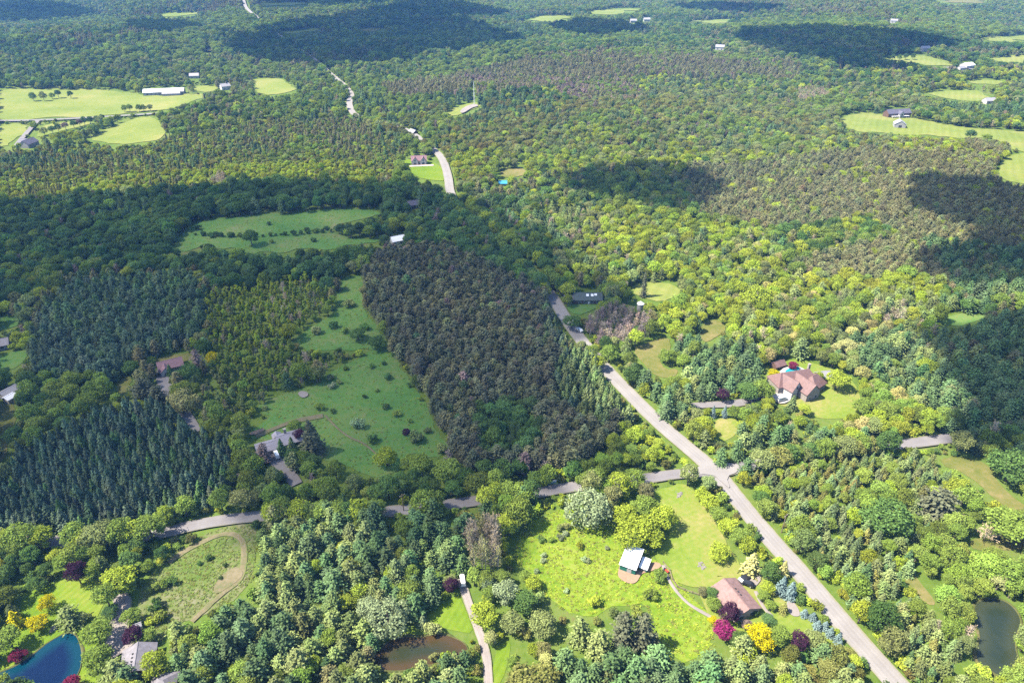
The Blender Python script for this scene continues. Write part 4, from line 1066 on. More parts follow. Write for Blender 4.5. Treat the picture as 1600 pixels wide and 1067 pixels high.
# ------------------------------------------------------------------ tree shapes
def quads(C, Nn, S, rng, aspect=1.0, jitter=0.7, fold=0.0):
    """leaf clumps: one small quad per centre, roughly facing its normal"""
    n = len(C)
    Nn = Nn + rng.normal(0, jitter, (n, 3))
    Nn /= np.linalg.norm(Nn, axis=1)[:, None] + 1e-9
    A = rng.normal(0, 1, (n, 3))
    U = np.cross(Nn, A); U /= np.linalg.norm(U, axis=1)[:, None] + 1e-9
    Vv = np.cross(Nn, U)
    s = S[:, None]
    q = np.stack((C - U * s - Vv * s * aspect * .35, C + U * s * .2 - Vv * s * aspect, C + U * s + Vv * s * aspect * .3, C - U * s * .25 + Vv * s * aspect), 1)
    return q.reshape(-1, 3)

def crown_mesh(name, Q, mat, rng, trunk=None):
    """Q: (4n,3) vertices; optional trunk MB is joined in (for the far woods)"""
    n = len(Q) // 4
    V = Q.tolist()
    F = [(4 * i, 4 * i + 1, 4 * i + 2, 4 * i + 3) for i in range(n)]
    mats, idx = [mat], [0] * n
    lv = np.repeat(rng.random(n), 4).tolist()
    if trunk:
        b = len(V)
        V += trunk.v
        F += [tuple(i + b for i in f) for f in trunk.f]
        mats, idx = [mat, M['bark']], idx + [1] * len(trunk.f)
        lv += [0.5] * len(trunk.v)
    me = new_mesh(name, V, F, mats, idx)
    at = me.attributes.new('leafvar', 'FLOAT', 'POINT')
    at.data.foreach_set('value', lv)
    return me

def trunk_of(h, r, limbs, rng, top=0.75, spread=3.0, z0=0.3):
    t = MB()
    t.tube((0, 0, -0.4), (rng.normal(0, .15), rng.normal(0, .15), h * .4), r, r * .7, 7)
    t.tube((0, 0, h * .4 - .1), (rng.normal(0, .3), rng.normal(0, .3), h * top), r * .68, r * .25, 6)
    for k in range(limbs):
        a = 2.4 * k + rng.random()
        z = h * (z0 + 0.4 * k / max(1, limbs))
        e = spread * (0.5 + 0.5 * rng.random())
        t.tube((0, 0, z), (e * math.cos(a), e * math.sin(a), z + e * 0.8), r * .35, r * .08, 4)
    return t

def broad(seed, Rr=4.5, Hh=13.0, th=2.5, nl=13, n=1500, leaf=0.55, low=0.0, spire=0.0, squash=1.0):
    rng = np.random.default_rng(seed)
    cz, az = (th + Hh) / 2, (Hh - th) / 2
    L = [(np.array((0, 0, cz)), min(Rr, az) * .62)]
    for k in range(nl):
        ph = rng.uniform(-.55 - low, 1.0)
        a = 2.399 * k + rng.uniform(-.4, .4)
        w = math.sqrt(max(0.05, 1 - ph * ph)) * rng.uniform(.45, .84)
        if spire: w *= (1 - spire * (ph + 1) / 2)
        c = np.array((Rr * w * math.cos(a), Rr * w * math.sin(a), cz + az * .68 * ph))
        L.append((c, Rr * rng.uniform(.2, .44) * (1 - .35 * spire * max(0, ph))))
    cs, ns, ss = [], [], []
    per = n // len(L)
    for c, r in L:
        d = rng.normal(0, 1, (per * 2, 3)); d /= np.linalg.norm(d, axis=1)[:, None]
        d = d[(d[:, 2] > -.45) | (rng.random(len(d)) < .35)][:per]
        p = c + d * r * np.array((1, 1, squash)) * np.where(rng.random((len(d), 1)) < .14, rng.uniform(1.1, 1.5, (len(d), 1)), rng.uniform(.7, 1.14, (len(d), 1)))
        keep = np.ones(len(p), bool)
        for c2, r2 in L:
            if c2 is not c: keep &= np.linalg.norm(p - c2, axis=1) > r2 * .72
        cs.append(p[keep]); ns.append(d[keep] + np.array((0, 0, .25))); ss.append(rng.uniform(.65, 1.25, keep.sum()) * leaf)
    return quads(np.concatenate(cs), np.concatenate(ns), np.concatenate(ss), rng, .8, .55), trunk_of(Hh, .24 + Hh * .008, 6, rng, .8, Rr * .6), rng

def conifer(seed, Rr=2.6, Hh=14.0, z0=0.08, tiers=15, br=9, droop=-.25, power=.9, leaf=.5, round_=0.0, per=4, irr=.25, curl=0.0):
    """tiers of branches carrying flat sprays"""
    rng = np.random.default_rng(seed)
    cs, ns, ss = [], [], []
    for k in range(tiers):
        f = k / (tiers - 1)
        z = Hh * (z0 + (1 - z0) * f) - .3
        prof = (1 - f) ** power if not round_ else max(.34, math.sqrt(max(0, 1 - ((f - .32) / .72) ** 2)))
        nb = max(3, int(br * (.45 + .55 * prof)))
        for j in range(nb):
            a = 2 * math.pi * (j + (k % 2) * .5) / nb + rng.uniform(-.3, .3)
            ln = Rr * prof * rng.uniform(1 - irr, 1 + irr)
            m = max(1, int(per * (.4 + .6 * prof)))
            for i in range(m):
                t = (i + .6) / m
                r = ln * t
                zz = z + droop * r + curl * r * t + rng.normal(0, .12)
                w = rng.normal(0, .16 * ln * (1.1 - t))
                cs.append((r * math.cos(a) - w * math.sin(a), r * math.sin(a) + w * math.cos(a), zz))
                ns.append((.45 * math.cos(a), .45 * math.sin(a), 1.0))
                ss.append(leaf * rng.uniform(.7, 1.25) * (1.1 - .35 * t))
    cs.append((0, 0, Hh)); ns.append((1, 0, .2)); ss.append(leaf * .7)
    return quads(np.array(cs), np.array(ns), np.array(ss), rng, .7, .4), trunk_of(Hh, .16 + Hh * .008, 3, rng, .95, Rr * .3, .15), rng

def bare(seed, Rr=2.4, Hh=11.0):
    """leafless or thin-leaved grey tree: trunk, limbs and a haze of twigs"""
    rng = np.random.default_rng(seed)
    t = MB()
    t.tube((0, 0, -.4), (0, 0, Hh * .55), .2, .13, 6)
    t.tube((0, 0, Hh * .55), (rng.normal(0, .3), rng.normal(0, .3), Hh), .13, .03, 5)
    cs, ns, ss = [], [], []
    for k in range(26):
        a, z = 2.4 * k + rng.random(), Hh * (.25 + .68 * k / 26)
        e = Rr * (1.05 - .6 * k / 26) * rng.uniform(.6, 1.1)
        b = np.array((e * math.cos(a), e * math.sin(a), z + e * .75))
        t.tube((0, 0, z), tuple(b), .07, .02, 4)
        for i in range(15):
            f = rng.uniform(.35, 1.1)
            p = np.array((0, 0, z)) * (1 - f) + b * f + rng.normal(0, .28, 3)
            cs.append(p); ns.append(rng.normal(0, 1, 3)); ss.append(rng.uniform(.18, .42))
    return quads(np.array(cs), np.array(ns), np.array(ss), rng, .3, .5), t, rng

PROTO = {}           # kind -> list of (crown mesh, trunk mesh, joined mesh, nominal R, nominal H)
def proto(kind, gen, Rr, Hh, mat, bark='bark'):
    q, t, rng = gen
    i = len(PROTO.setdefault(kind, []))
    st = rng.bit_generator.state
    cm = crown_mesh(f'{kind}_crown_{i}', q, M[mat], rng)
    rng.bit_generator.state = st
    jm = crown_mesh(f'{kind}_whole_{i}', q, M[mat], rng, t)
    tm = new_mesh(f'{kind}_trunk_{i}', t.v, t.f, [M[bark]], smooth=True)
    PROTO[kind].append((cm, tm, jm, Rr, Hh))

for s, (r, hh, th, nl) in enumerate(((4.5, 12, 2.0, 14), (5.2, 12.5, 2.2, 18), (4.2, 14, 2.6, 14), (4.8, 11, 1.8, 12), (4.4, 13, 2.2, 20))):
    proto('broadleaf_tree', broad(100 + s, r, hh, th, nl + 6, 4600, .30), r, hh, 'leaf')
for s in range(3):
    proto('poplar_tree', broad(140 + s, 1.9, 11, 2.6, 12, 1100, .28, .2, .35), 1.9, 11, 'leaf')
for s in range(3):
    proto('shrub', broad(160 + s, 1.9, 2.8, 0.1, 9, 800, .22), 1.9, 2.8, 'leaf')
for s in range(2):
    proto('willow_tree', broad(180 + s, 5.5, 11, 1.0, 26, 5200, .30, .35, 0, 1.25), 5.5, 11, 'leaf')
for s in range(4):
    proto('white_pine_tree', conifer(200 + s, 4.1, 12.5, .12, 15, 13, .12, .52, .5, 0, 9, .42, .1), 4.1, 12.5, 'needle')
for s in range(4):
    proto('red_pine_tree', conifer(230 + s, 2.4, 10.0 + .5 * s, .22, 14, 12, .05, .5, .42, .5, 7, .38, .1), 2.4, 10.0 + .5 * s, 'needle')
for s in range(4):
    proto('spruce_tree', conifer(260 + s, 2.6, 8.6, .04, 17, 13, -.24, .68, .42, 0, 7, .25), 2.6, 8.6, 'needle')
for s in range(3):
    proto('cedar_tree', conifer(290 + s, 1.9, 8, .03, 16, 12, .25, .6, .32, 0, 6, .35), 1.9, 8, 'needle')
for s in range(3):
    proto('bare_tree', bare(320 + s), 2.4, 11, 'needle', 'greybark')

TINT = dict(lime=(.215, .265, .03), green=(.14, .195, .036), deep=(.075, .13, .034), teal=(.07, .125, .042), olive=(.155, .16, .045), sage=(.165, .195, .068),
            pine=(.085, .135, .055), pinepale=(.15, .185, .064), spruce=(.078, .115, .068), sprucepale=(.115, .155, .06), blue=(.12, .17, .165),  # the second spruce tint is a paler, softer needle green
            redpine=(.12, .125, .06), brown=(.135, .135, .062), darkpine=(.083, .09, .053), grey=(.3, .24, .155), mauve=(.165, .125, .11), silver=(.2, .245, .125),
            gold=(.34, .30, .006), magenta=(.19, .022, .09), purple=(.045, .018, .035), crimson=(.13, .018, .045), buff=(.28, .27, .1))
TWORD = dict(lime='yellow-green', green='green', deep='deep green', teal='blue-green', olive='olive', sage='pale sage', pine='dark green', pinepale='pale green', spruce='dark blue-green', sprucepale='soft green',
             blue='blue', redpine='brownish green', brown='brown-tinged', darkpine='very dark', grey='grey', mauve='mauve-grey', silver='silvery', gold='golden', magenta='magenta', purple='dark purple', crimson='crimson', buff='buff')
NOUN = dict(broadleaf_tree=('broadleaf tree', 'broadleaf trees'), poplar_tree=('slender upright poplar', 'slender poplars'), shrub=('rounded shrub', 'low shrubs'), willow_tree=('spreading willow', 'willows'),
            white_pine_tree=('feathery white pine', 'white pines'), red_pine_tree=('narrow red pine', 'red pines'), spruce_tree=('conical spruce', 'spruces'), cedar_tree=('pointed cedar', 'cedars'), bare_tree=('leafless tree', 'leafless trees'))

# ------------------------------------------------------------------ where the woods stand
B, PO, SH, WP, RP, SPR, CE, BA = 'broadleaf_tree', 'poplar_tree', 'shrub', 'white_pine_tree', 'red_pine_tree', 'spruce_tree', 'cedar_tree', 'bare_tree'
# zone: (where, spacing, far spacing, [(kind, weight, tint, h0, h1)], outlines)
ZONES = [
 ('in the wide mixed woods', 6.6, 8.5, [(B, 3, 'green', 10, 15), (B, 2, 'lime', 9, 14), (B, 1.2, 'sage', 10, 14), (B, 1.2, 'deep', 11, 15), (WP, 1.2, 'pine', 13, 18), (RP, 1.0, 'brown', 12, 16), (BA, .25, 'grey', 9, 13)], []),
 ('on the distant hills', 7.5, 9.0, [(B, 4, 'green', 11, 16), (B, 1.5, 'deep', 11, 16), (B, 1, 'sage', 10, 14), (WP, 1.5, 'pine', 14, 18), (RP, 1.2, 'brown', 13, 16)], [[(-50, -20), (1650, -20), (1650, 112), (900, 104), (600, 120), (-50, 134)]]),
 ('in the sunny young conifer wood', 4.6, 5.5, [(B, 3, 'olive', 5, 8), (CE, 2, 'olive', 6, 9), (RP, 2.5, 'brown', 8, 11), (B, 1.5, 'lime', 5, 8), (WP, 1.5, 'pine', 9, 12), (B, 1.5, 'sage', 5, 8), (B, 1, 'green', 6, 9)], [[(-50, 238), (150, 232), (260, 222), (420, 190), (560, 192), (640, 236), (610, 290), (420, 292), (200, 306), (-50, 326)]]),
 ('in the bright conifer-wood fringe', 5, 6, [(B, 3, 'lime', 6, 9), (CE, 2, 'olive', 6, 9), (RP, 1, 'brown', 8, 11)], [[(-50, 292), (200, 278), (420, 262), (560, 262), (600, 288), (420, 294), (200, 308), (-50, 326)]]),
 ('on the brown pine ridge', 5, 6, [(RP, 5, 'brown', 13, 16), (RP, .7, 'mauve', 12, 15), (B, 1.5, 'green', 10, 13)], [[(595, 140), (700, 126), (860, 88), (1000, 80), (1240, 100), (1250, 132), (1040, 122), (960, 128), (900, 142), (760, 150), (620, 160)], [(850, 140), (980, 128), (1000, 150), (900, 165)]]),
 ('in the pale far stand', 4.6, 5, [(BA, 5, 'grey', 9, 12), (B, 1.5, 'sage', 8, 11)], [[(905, 162), (960, 158), (1010, 160), (1005, 182), (925, 188)], [(1240, 146), (1285, 142), (1295, 160), (1250, 166)], [(330, 288), (345, 280), (360, 286), (345, 294)]]),
 ('in the wood below the mast', 6.2, 7, [(B, 4, 'green', 9, 14), (B, 3, 'lime', 9, 13), (B, 1.5, 'sage', 9, 13), (BA, .5, 'mauve', 9, 12), (WP, .8, 'pine', 12, 16), (B, 1, 'olive', 9, 13)], [[(560, 190), (620, 165), (900, 165), (1060, 160), (1300, 170), (1320, 210), (1540, 225), (1300, 250), (1060, 262), (850, 280), (720, 300), (640, 236)]]),
 ('in the brown slope pines', 4.0, 4.6, [(RP, 6, 'brown', 12, 15), (RP, 3, 'redpine', 12, 15), (RP, .8, 'sage', 11, 14), (WP, .5, 'pinepale', 12, 15), (B, .4, 'lime', 9, 12)], [[(1060, 268), (1150, 266), (1300, 246), (1540, 218), (1578, 236), (1546, 284), (1660, 330), (1660, 476), (1560, 484), (1440, 440), (1260, 445), (1240, 420), (1400, 380), (1350, 350), (1200, 370), (1080, 340)]]),
 ('in the dark right-edge pines', 5.2, 6, [(WP, 5, 'pine', 14, 18), (WP, 2, 'pinepale', 13, 17), (RP, 1, 'redpine', 13, 16)], [[(1440, 520), (1540, 512), (1660, 480), (1660, 700), (1560, 680), (1500, 690), (1440, 640)], [(1430, 380), (1540, 400), (1660, 400), (1660, 480), (1500, 478)]]),
 ('in the sunlit wood', 5.8, 6.5, [(B, 5, 'lime', 8, 13), (B, 3, 'green', 8, 13), (WP, 1.6, 'pinepale', 11, 15), (B, 1, 'sage', 8, 12), (BA, .45, 'grey', 8, 11), (WP, .8, 'pine', 11, 15), (B, .6, 'buff', 8, 11)], [[(840, 330), (1000, 340), (1180, 372), (1240, 440), (1440, 448), (1500, 490), (1460, 520), (1440, 640), (1500, 700), (1300, 702), (1050, 700), (960, 560), (1000, 480), (900, 420)]]),
 ('in the mansion pines', 6, 6.5, [(WP, 5, 'pine', 13, 17), (WP, 2, 'pinepale', 12, 16), (B, 1, 'green', 9, 12)], [[(1060, 540), (1090, 512), (1130, 530), (1180, 570), (1200, 600), (1150, 625), (1080, 628), (1060, 600)], [(960, 570), (1000, 590), (1090, 650), (1060, 690), (1030, 650)], [(1330, 540), (1440, 540), (1440, 640), (1350, 600)], [(1130, 690), (1300, 670), (1300, 700), (1160, 715)]]),
 ('in the dark pine block', 3.7, 4, [(RP, 7, 'darkpine', 13, 16), (RP, 2, 'redpine', 13, 15), (RP, .6, 'mauve', 12, 15), (WP, .4, 'pine', 13, 16)], [[(566, 440), (600, 400), (700, 398), (770, 430), (850, 470), (880, 520), (930, 570), (985, 635), (1000, 680), (960, 716), (880, 742), (740, 744), (708, 716), (700, 690), (665, 618), (640, 575), (612, 540), (590, 500)]]),
 ('in the pale spruce corner', 3.8, 4, [(SPR, 5, 'sprucepale', 11, 14), (SPR, 2, 'spruce', 11, 14), (RP, 1, 'redpine', 12, 14)], [[(855, 600), (880, 560), (930, 556), (985, 622), (1000, 662), (940, 680), (880, 650)], [(840, 520), (870, 510), (930, 560), (880, 570)]]),
 ('in the green pocket amid pines', 5.2, 5.2, [(B, 4, 'teal', 8, 12), (B, 2, 'deep', 8, 12), (BA, .8, 'grey', 8, 11)], [[(742, 650), (800, 630), (835, 640), (850, 690), (830, 728), (750, 728)]]),
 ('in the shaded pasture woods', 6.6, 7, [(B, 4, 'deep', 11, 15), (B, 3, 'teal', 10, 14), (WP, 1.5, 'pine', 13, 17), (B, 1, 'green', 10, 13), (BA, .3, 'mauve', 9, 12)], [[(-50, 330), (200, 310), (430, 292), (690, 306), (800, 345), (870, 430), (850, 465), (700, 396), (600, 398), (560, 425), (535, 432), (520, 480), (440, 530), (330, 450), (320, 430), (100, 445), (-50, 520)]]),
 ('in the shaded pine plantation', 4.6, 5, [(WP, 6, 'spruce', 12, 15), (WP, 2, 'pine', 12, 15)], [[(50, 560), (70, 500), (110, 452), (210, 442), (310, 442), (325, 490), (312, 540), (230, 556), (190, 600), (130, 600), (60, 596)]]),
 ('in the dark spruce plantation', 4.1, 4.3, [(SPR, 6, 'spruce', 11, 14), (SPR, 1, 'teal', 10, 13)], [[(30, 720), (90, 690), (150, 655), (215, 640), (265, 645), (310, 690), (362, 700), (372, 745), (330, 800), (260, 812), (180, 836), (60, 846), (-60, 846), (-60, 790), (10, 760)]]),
 ('in the grove above the spruces', 7.2, 7.2, [(B, 4, 'green', 9, 13), (B, 3, 'deep', 9, 12)], [[(40, 640), (60, 600), (130, 600), (190, 604), (215, 640), (150, 652), (90, 690), (30, 716)]]),
 ('in the young poplar stand', 3.9, 4.0, [(PO, 5, 'sage', 6, 9), (PO, 5, 'lime', 6, 9), (BA, .8, 'grey', 6, 9), (PO, 2, 'green', 6, 10), (B, 1.5, 'green', 5, 8)], [[(318, 470), (400, 450), (500, 440), (520, 482), (455, 534), (520, 552), (560, 562), (515, 582), (430, 618), (395, 645), (380, 680), (330, 640), (330, 560)]]),
 ('in the grey grove', 3.6, 3.6, [(BA, 6, 'mauve', 8, 11), (BA, 3, 'grey', 8, 11), (B, .6, 'deep', 6, 8)], [[(912, 515), (940, 492), (975, 488), (1015, 505), (1020, 530), (985, 545), (935, 545)]]),
 ('along the shaded side road', 6.4, 6.4, [(B, 5, 'green', 9, 13), (B, 3, 'deep', 9, 13), (B, 1, 'sage', 9, 12), (BA, .3, 'mauve', 8, 11)], [[(365, 745), (430, 760), (500, 745), (560, 748), (620, 750), (700, 722), (740, 746), (880, 744), (960, 718), (1050, 712), (1060, 735), (1000, 750), (860, 762), (740, 782), (480, 806), (350, 812), (330, 802)]]),
 ('in the bright crossroads trees', 6.0, 6, [(B, 5, 'lime', 7, 10), (B, 3, 'green', 7, 10)], [[(920, 720), (985, 660), (1060, 712), (1060, 735), (960, 752), (900, 762)]]),
 ('in the lower pine wood', 5.4, 5.4, [(WP, 6, 'pinepale', 12, 16), (WP, 3, 'pine', 12, 16), (B, 1.0, 'green', 8, 11), (B, .5, 'lime', 7, 9)], [[(385, 850), (420, 815), (560, 815), (700, 802), (760, 800), (790, 850), (780, 900), (740, 890), (700, 920), (640, 940), (580, 985), (560, 1040), (620, 1060), (740, 1040), (760, 1120), (250, 1120), (260, 1010), (330, 960), (400, 910)]]),
 ('in the straight-drive belt', 5.6, 5.6, [(B, 3, 'lime', 7, 10), (B, 3, 'green', 7, 11), (B, 2, 'silver', 7, 10), (WP, 2, 'pinepale', 10, 14), (B, 1, 'buff', 7, 9)], [[(740, 890), (790, 860), (840, 900), (850, 940), (900, 962), (1010, 960), (1060, 1040), (1120, 1010), (1160, 1120), (770, 1120), (745, 990)]]),
 ('in the lower-edge pine belt', 5.4, 5.4, [(WP, 5, 'pinepale', 12, 16), (WP, 2, 'pine', 13, 17), (B, 1.5, 'lime', 7, 9), (B, 1, 'olive', 8, 10)], [[(880, 975), (1000, 985), (1060, 1040), (1200, 1010), (1330, 1020), (1400, 1120), (860, 1120)]]),
 ('in the roadside spruce wood', 4.0, 4.6, [(SPR, 2.5, 'sprucepale', 8, 11), (CE, 4, 'olive', 6, 9), (WP, 3, 'pinepale', 9, 12), (SPR, 1.5, 'pine', 8, 11), (B, 1.2, 'lime', 5, 8), (B, .8, 'green', 6, 9)], [[(1150, 745), (1200, 722), (1350, 705), (1450, 720), (1500, 770), (1470, 830), (1420, 850), (1440, 960), (1520, 1070), (1540, 1120), (1470, 1120), (1320, 930), (1200, 800)]]),
 ('in the leafy pond wood', 6.2, 6.4, [(B, 5, 'green', 8, 13), (B, 3, 'lime', 7, 11), (B, 1, 'sage', 8, 11), (BA, .3, 'grey', 8, 11)], [[(1440, 850), (1500, 800), (1660, 830), (1660, 1120), (1540, 1120), (1500, 1060), (1430, 930)], [(1340, 760), (1420, 770), (1430, 850), (1350, 830)]]),
 ('around the blue-pond lawn', 6.4, 6.4, [(B, 5, 'green', 8, 12), (B, 2, 'lime', 8, 11), (WP, 1, 'pinepale', 11, 15), (B, 1, 'deep', 8, 12)], [[(-60, 850), (60, 850), (180, 840), (262, 838), (300, 840), (220, 925), (190, 935), (20, 930), (20, 1000), (-60, 1060)]]),
]
GW, GH = 801, 534
gx, gy = np.meshgrid(np.arange(GW) * 2.0, np.arange(GH) * 2.0)
ZR = np.zeros((GH, GW), np.int16)
for zi, z in enumerate(ZONES):
    for poly in z[4]:
        ZR[inpoly(gx, gy, poly)] = zi
CR = np.zeros((GH, GW), bool)
for poly in CLEAR:
    CR |= inpoly(gx, gy, poly)

def look(Rs, px, py, outside=None):
    i = np.clip(np.rint(py / 2), 0, GH - 1).astype(int)
    j = np.clip(np.rint(px / 2), 0, GW - 1).astype(int)
    v = Rs[i, j]
    if outside is not None:
        v = np.where((px < -4) | (px > 1604) | (py < -4) | (py > 1070), outside, v)
    return v

def hexgrid(sp, y0, y1, rng):
    ys = np.arange(y0, y1, sp * .88)
    out = []
    for k, y in enumerate(ys):
        hw = .75 * (y * CP + CAM_H * SP) + 35 + .02 * y
        xs = np.arange(-hw, hw, sp) + (sp / 2 if k % 2 else 0)
        out.append(np.stack((xs, np.full_like(xs, y)), 1))
    p = np.concatenate(out)
    return p

def road_free(x, y, extra=0.0):
    ok = np.ones(len(x), bool)
    for pts, r in ROADS:
        r = r + extra
        s = (x > pts[:, 0].min() - r) & (x < pts[:, 0].max() + r) & (y > pts[:, 1].min() - r) & (y < pts[:, 1].max() + r)
        ii = np.where(s)[0]
        for c in range(0, len(ii), 4000):
            k = ii[c:c + 4000]
            d = np.min((x[k, None] - pts[None, :, 0]) ** 2 + (y[k, None] - pts[None, :, 1]) ** 2, axis=1)
            ok[k[d < r * r]] = False
    return ok

TREES = {k: [] for k in PROTO}          # rows: x y h r tint zone px py

def scatter(zi, far):
    where, sp, spf, mix, _ = ZONES[zi]
    rng = np.random.default_rng(500 + zi * 7 + far)
    s = (spf if far else sp) * .88
    y0, y1 = (560, 3000) if far else (78, 560)
    key = (round(s, 2), far)
    p = hexgrid(s, y0, y1, rng)
    x, y = p[:, 0], p[:, 1]
    if far:
        k = rng.random(len(x)) < np.where(y > 2300, .55, 1.0)
        x, y = x[k], y[k]
    z = H(x, y)
    px, py = proj(x, y, z)
    k = look(ZR, px, py) == zi
    x, y, z = x[k], y[k], z[k]
    if not len(x): return
    reg = .32 if zi == 16 else .44
    x = x + rng.uniform(-1, 1, len(x)) * s * reg
    y = y + rng.uniform(-1, 1, len(x)) * s * reg
    wts = np.stack([m[1] * np.exp(1.9 * vnoise(x / 42 + 31 * i, y / 42, 40 + i) + (2.2 if far else 1.0) * vnoise(x / 190 + 7 * i, y / 120, 60 + i)) for i, m in enumerate(mix)], 1)
    cum = np.cumsum(wts / wts.sum(1)[:, None], 1)
    ch = (rng.random(len(x))[:, None] > cum).sum(1).clip(0, len(mix) - 1)
    h0 = np.array([m[3] for m in mix])[ch]; h1 = np.array([m[4] for m in mix])[ch]
    h = (h0 + (h1 - h0) * rng.random(len(x))) * np.array([{WP: .68, RP: .66, SPR: .7, B: .76, CE: .8}.get(m[0], .85) for m in mix])[ch] * rng.uniform(.74, 1.2, len(x))
    wide = np.array([{B: .40, PO: .19, WP: .34, RP: .25, SPR: .3, CE: .26, BA: .24, SH: .6}[m[0]] for m in mix])[ch]
    r = h * wide * rng.uniform(.85, 1.2, len(x))
    if far:
        r *= np.where(y > 1100, 1.12, 1.0)
    place(x, y, h, r, [mix[c][0] for c in ch], [mix[c][2] for c in ch], zi, rng)

def covers(x, y, z, h, r):
    ok = np.ones(len(x), bool)
    for f, w in ((.3, .0), (.45, .65), (.45, -.65), (.7, .45), (.7, -.45), (.93, 0)):
        px, py = proj(x + r * w, y, z + h * f)
        ok &= ~look(CR, px, py, False)
    return ok

def place(x, y, h, r, kinds, tints, zi, rng, hand=False):
    z = H(x, y)
    root = road_free(x, y) if not hand else np.ones(len(x), bool)
    for nx, ny, nr in NOROOT:
        root &= (x - nx) ** 2 + (y - ny) ** 2 > (nr + 1.0) ** 2
    px, py = proj(x, y, z)
    root &= ~look(CR, px, py, False)
    ok = root & covers(x, y, z, h, r)
    kinds, tints = np.array(kinds, object), np.array(tints, object)
    low = root & ~ok & (y < 1500)                  # too tall to leave the open ground in view: undergrowth instead
    h, r = np.array(h), np.array(r)
    n = int(low.sum())
    if n and not hand:
        h[low] = rng.uniform(1.3, 4.2, n)
        r[low] = h[low] * rng.uniform(.5, .75, n)
        kinds[low] = 'shrub'
        tints[low] = rng.choice(['lime', 'green', 'green', 'olive', 'deep', 'sage'], n)
        ok |= low & covers(x, y, z, h, r)
    ii = np.where(ok)[0]
    base = np.array([TINT[tints[i]] for i in ii]).reshape(-1, 3)
    m = len(ii)
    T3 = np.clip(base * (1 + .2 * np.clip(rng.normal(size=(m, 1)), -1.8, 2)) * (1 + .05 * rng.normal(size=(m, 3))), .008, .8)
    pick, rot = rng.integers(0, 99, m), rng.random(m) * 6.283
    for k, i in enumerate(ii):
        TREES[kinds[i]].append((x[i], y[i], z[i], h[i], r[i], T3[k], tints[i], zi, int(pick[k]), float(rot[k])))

for zi in range(len(ZONES)):
    scatter(zi, 0)
    scatter(zi, 1)

# undergrowth: roadside and woodland-edge shrubs close to the camera
ZSHRUB = len(ZONES)
ZONES.append(('on the verge and wood edge', 0, 0, [], []))
rng = np.random.default_rng(77)
p = hexgrid(3.4, 78, 330, rng)
x, y = p[:, 0] + rng.uniform(-1.3, 1.3, len(p)), p[:, 1] + rng.uniform(-1.3, 1.3, len(p))
edge = ~road_free(x, y, 5.0)
nz = vnoise(x / 14, y / 14, 91)
k = (edge & (rng.random(len(x)) < .6)) | ((nz > .15) & (rng.random(len(x)) < .35))
x, y = x[k], y[k]
hh = rng.uniform(1.4, 3.6, len(x))
place(x, y, hh, hh * .62, ['shrub'] * len(x), rng.choice(['lime', 'lime', 'green', 'olive', 'deep'], len(x)).tolist(), ZSHRUB, rng)
# loose shrubs in the open meadows
ZMEAD = len(ZONES)
ZONES.append(('dotting the open shaded meadow', 0, 0, [], []))
MEADOW_SHRUBS = [(520, 606, 2, 'silver'), (530, 600, 1.6, 'sage'), (516, 594, 2, 'sage'), (570, 622, 1.3, 'deep'), (604, 638, 1.9, 'deep'), (620, 650, 2.0, 'green'), (560, 668, 3.2, 'silver'), (540, 578, 1.6, 'green'), (607, 592, 2.2, 'teal'), (580, 575, 1.8, 'green'), (583, 690, 2.6, 'deep'),
                 (636, 678, 2.0, 'purple'), (650, 690, 3.5, 'sage'), (668, 676, 1.8, 'sage'), (640, 604, 1.5, 'deep'), (522, 512, 3, 'teal'), (540, 520, 2.4, 'green'), (570, 515, 2.8, 'deep'), (495, 522, 3.2, 'sage'), (545, 480, 3.4, 'sage'), (520, 645, 1.5, 'deep'), (415, 640, 1.6, 'sage'), (500, 640, 2.4, 'green'), (640, 660, 1.4, 'green'),
                 (530, 552, 2.2, 'deep'), (600, 570, 1.4, 'teal'), (455, 556, 1.6, 'green'), (690, 706, 2.6, 'sage'), (658, 626, 1.2, 'green'), (590, 612, 1.0, 'green'),
                 (330, 372, 2.8, 'deep'), (345, 370, 2.4, 'teal'), (360, 371, 2.6, 'deep'), (375, 370, 2.2, 'green'), (480, 362, 2.4, 'deep'), (495, 363, 2.2, 'teal'), (510, 360, 2.4, 'deep'), (440, 368, 1.4, 'deep'), (425, 380, 2.0, 'green'), (490, 378, 2.4, 'deep'), (310, 360, 3.0, 'teal'), (420, 352, 2.0, 'teal'),
                 (245, 922, 2.2, 'green'), (258, 916, 2.0, 'green'), (270, 912, 2.0, 'deep'), (246, 950, 2.4, 'deep'), (253, 968, 2.4, 'green'), (327, 874, 1.5, 'deep'), (352, 884, 1.0, 'deep'), (312, 882, 1.0, 'deep'), (345, 905, .9, 'deep'), (240, 975, 2, 'lime'),
                 (875, 842, 1.4, 'silver'), (884, 836, 1.3, 'silver'), (875, 828, 1.6, 'sage'), (885, 826, 1.8, 'sage'), (910, 830, 1.5, 'deep'), (912, 876, 1.3, 'silver'), (918, 878, 1.2, 'silver'), (848, 878, 1.2, 'silver'), (850, 870, 1.2, 'silver'), (839, 894, 1.1, 'silver'), (885, 925, 1.0, 'silver'), (862, 846, 1.3, 'green'), (845, 845, 1.5, 'deep'), (905, 856, 1.6, 'lime'), (948, 858, 1.0, 'silver'), (1010, 905, 1.4, 'deep'), (1030, 906, 2.6, 'green'), (1015, 934, 2.4, 'green'), (930, 945, 2.4, 'lime')]
hx = [P(a, b) for a, b, _, _ in MEADOW_SHRUBS]
CR_save = CR; CR = np.zeros_like(CR)
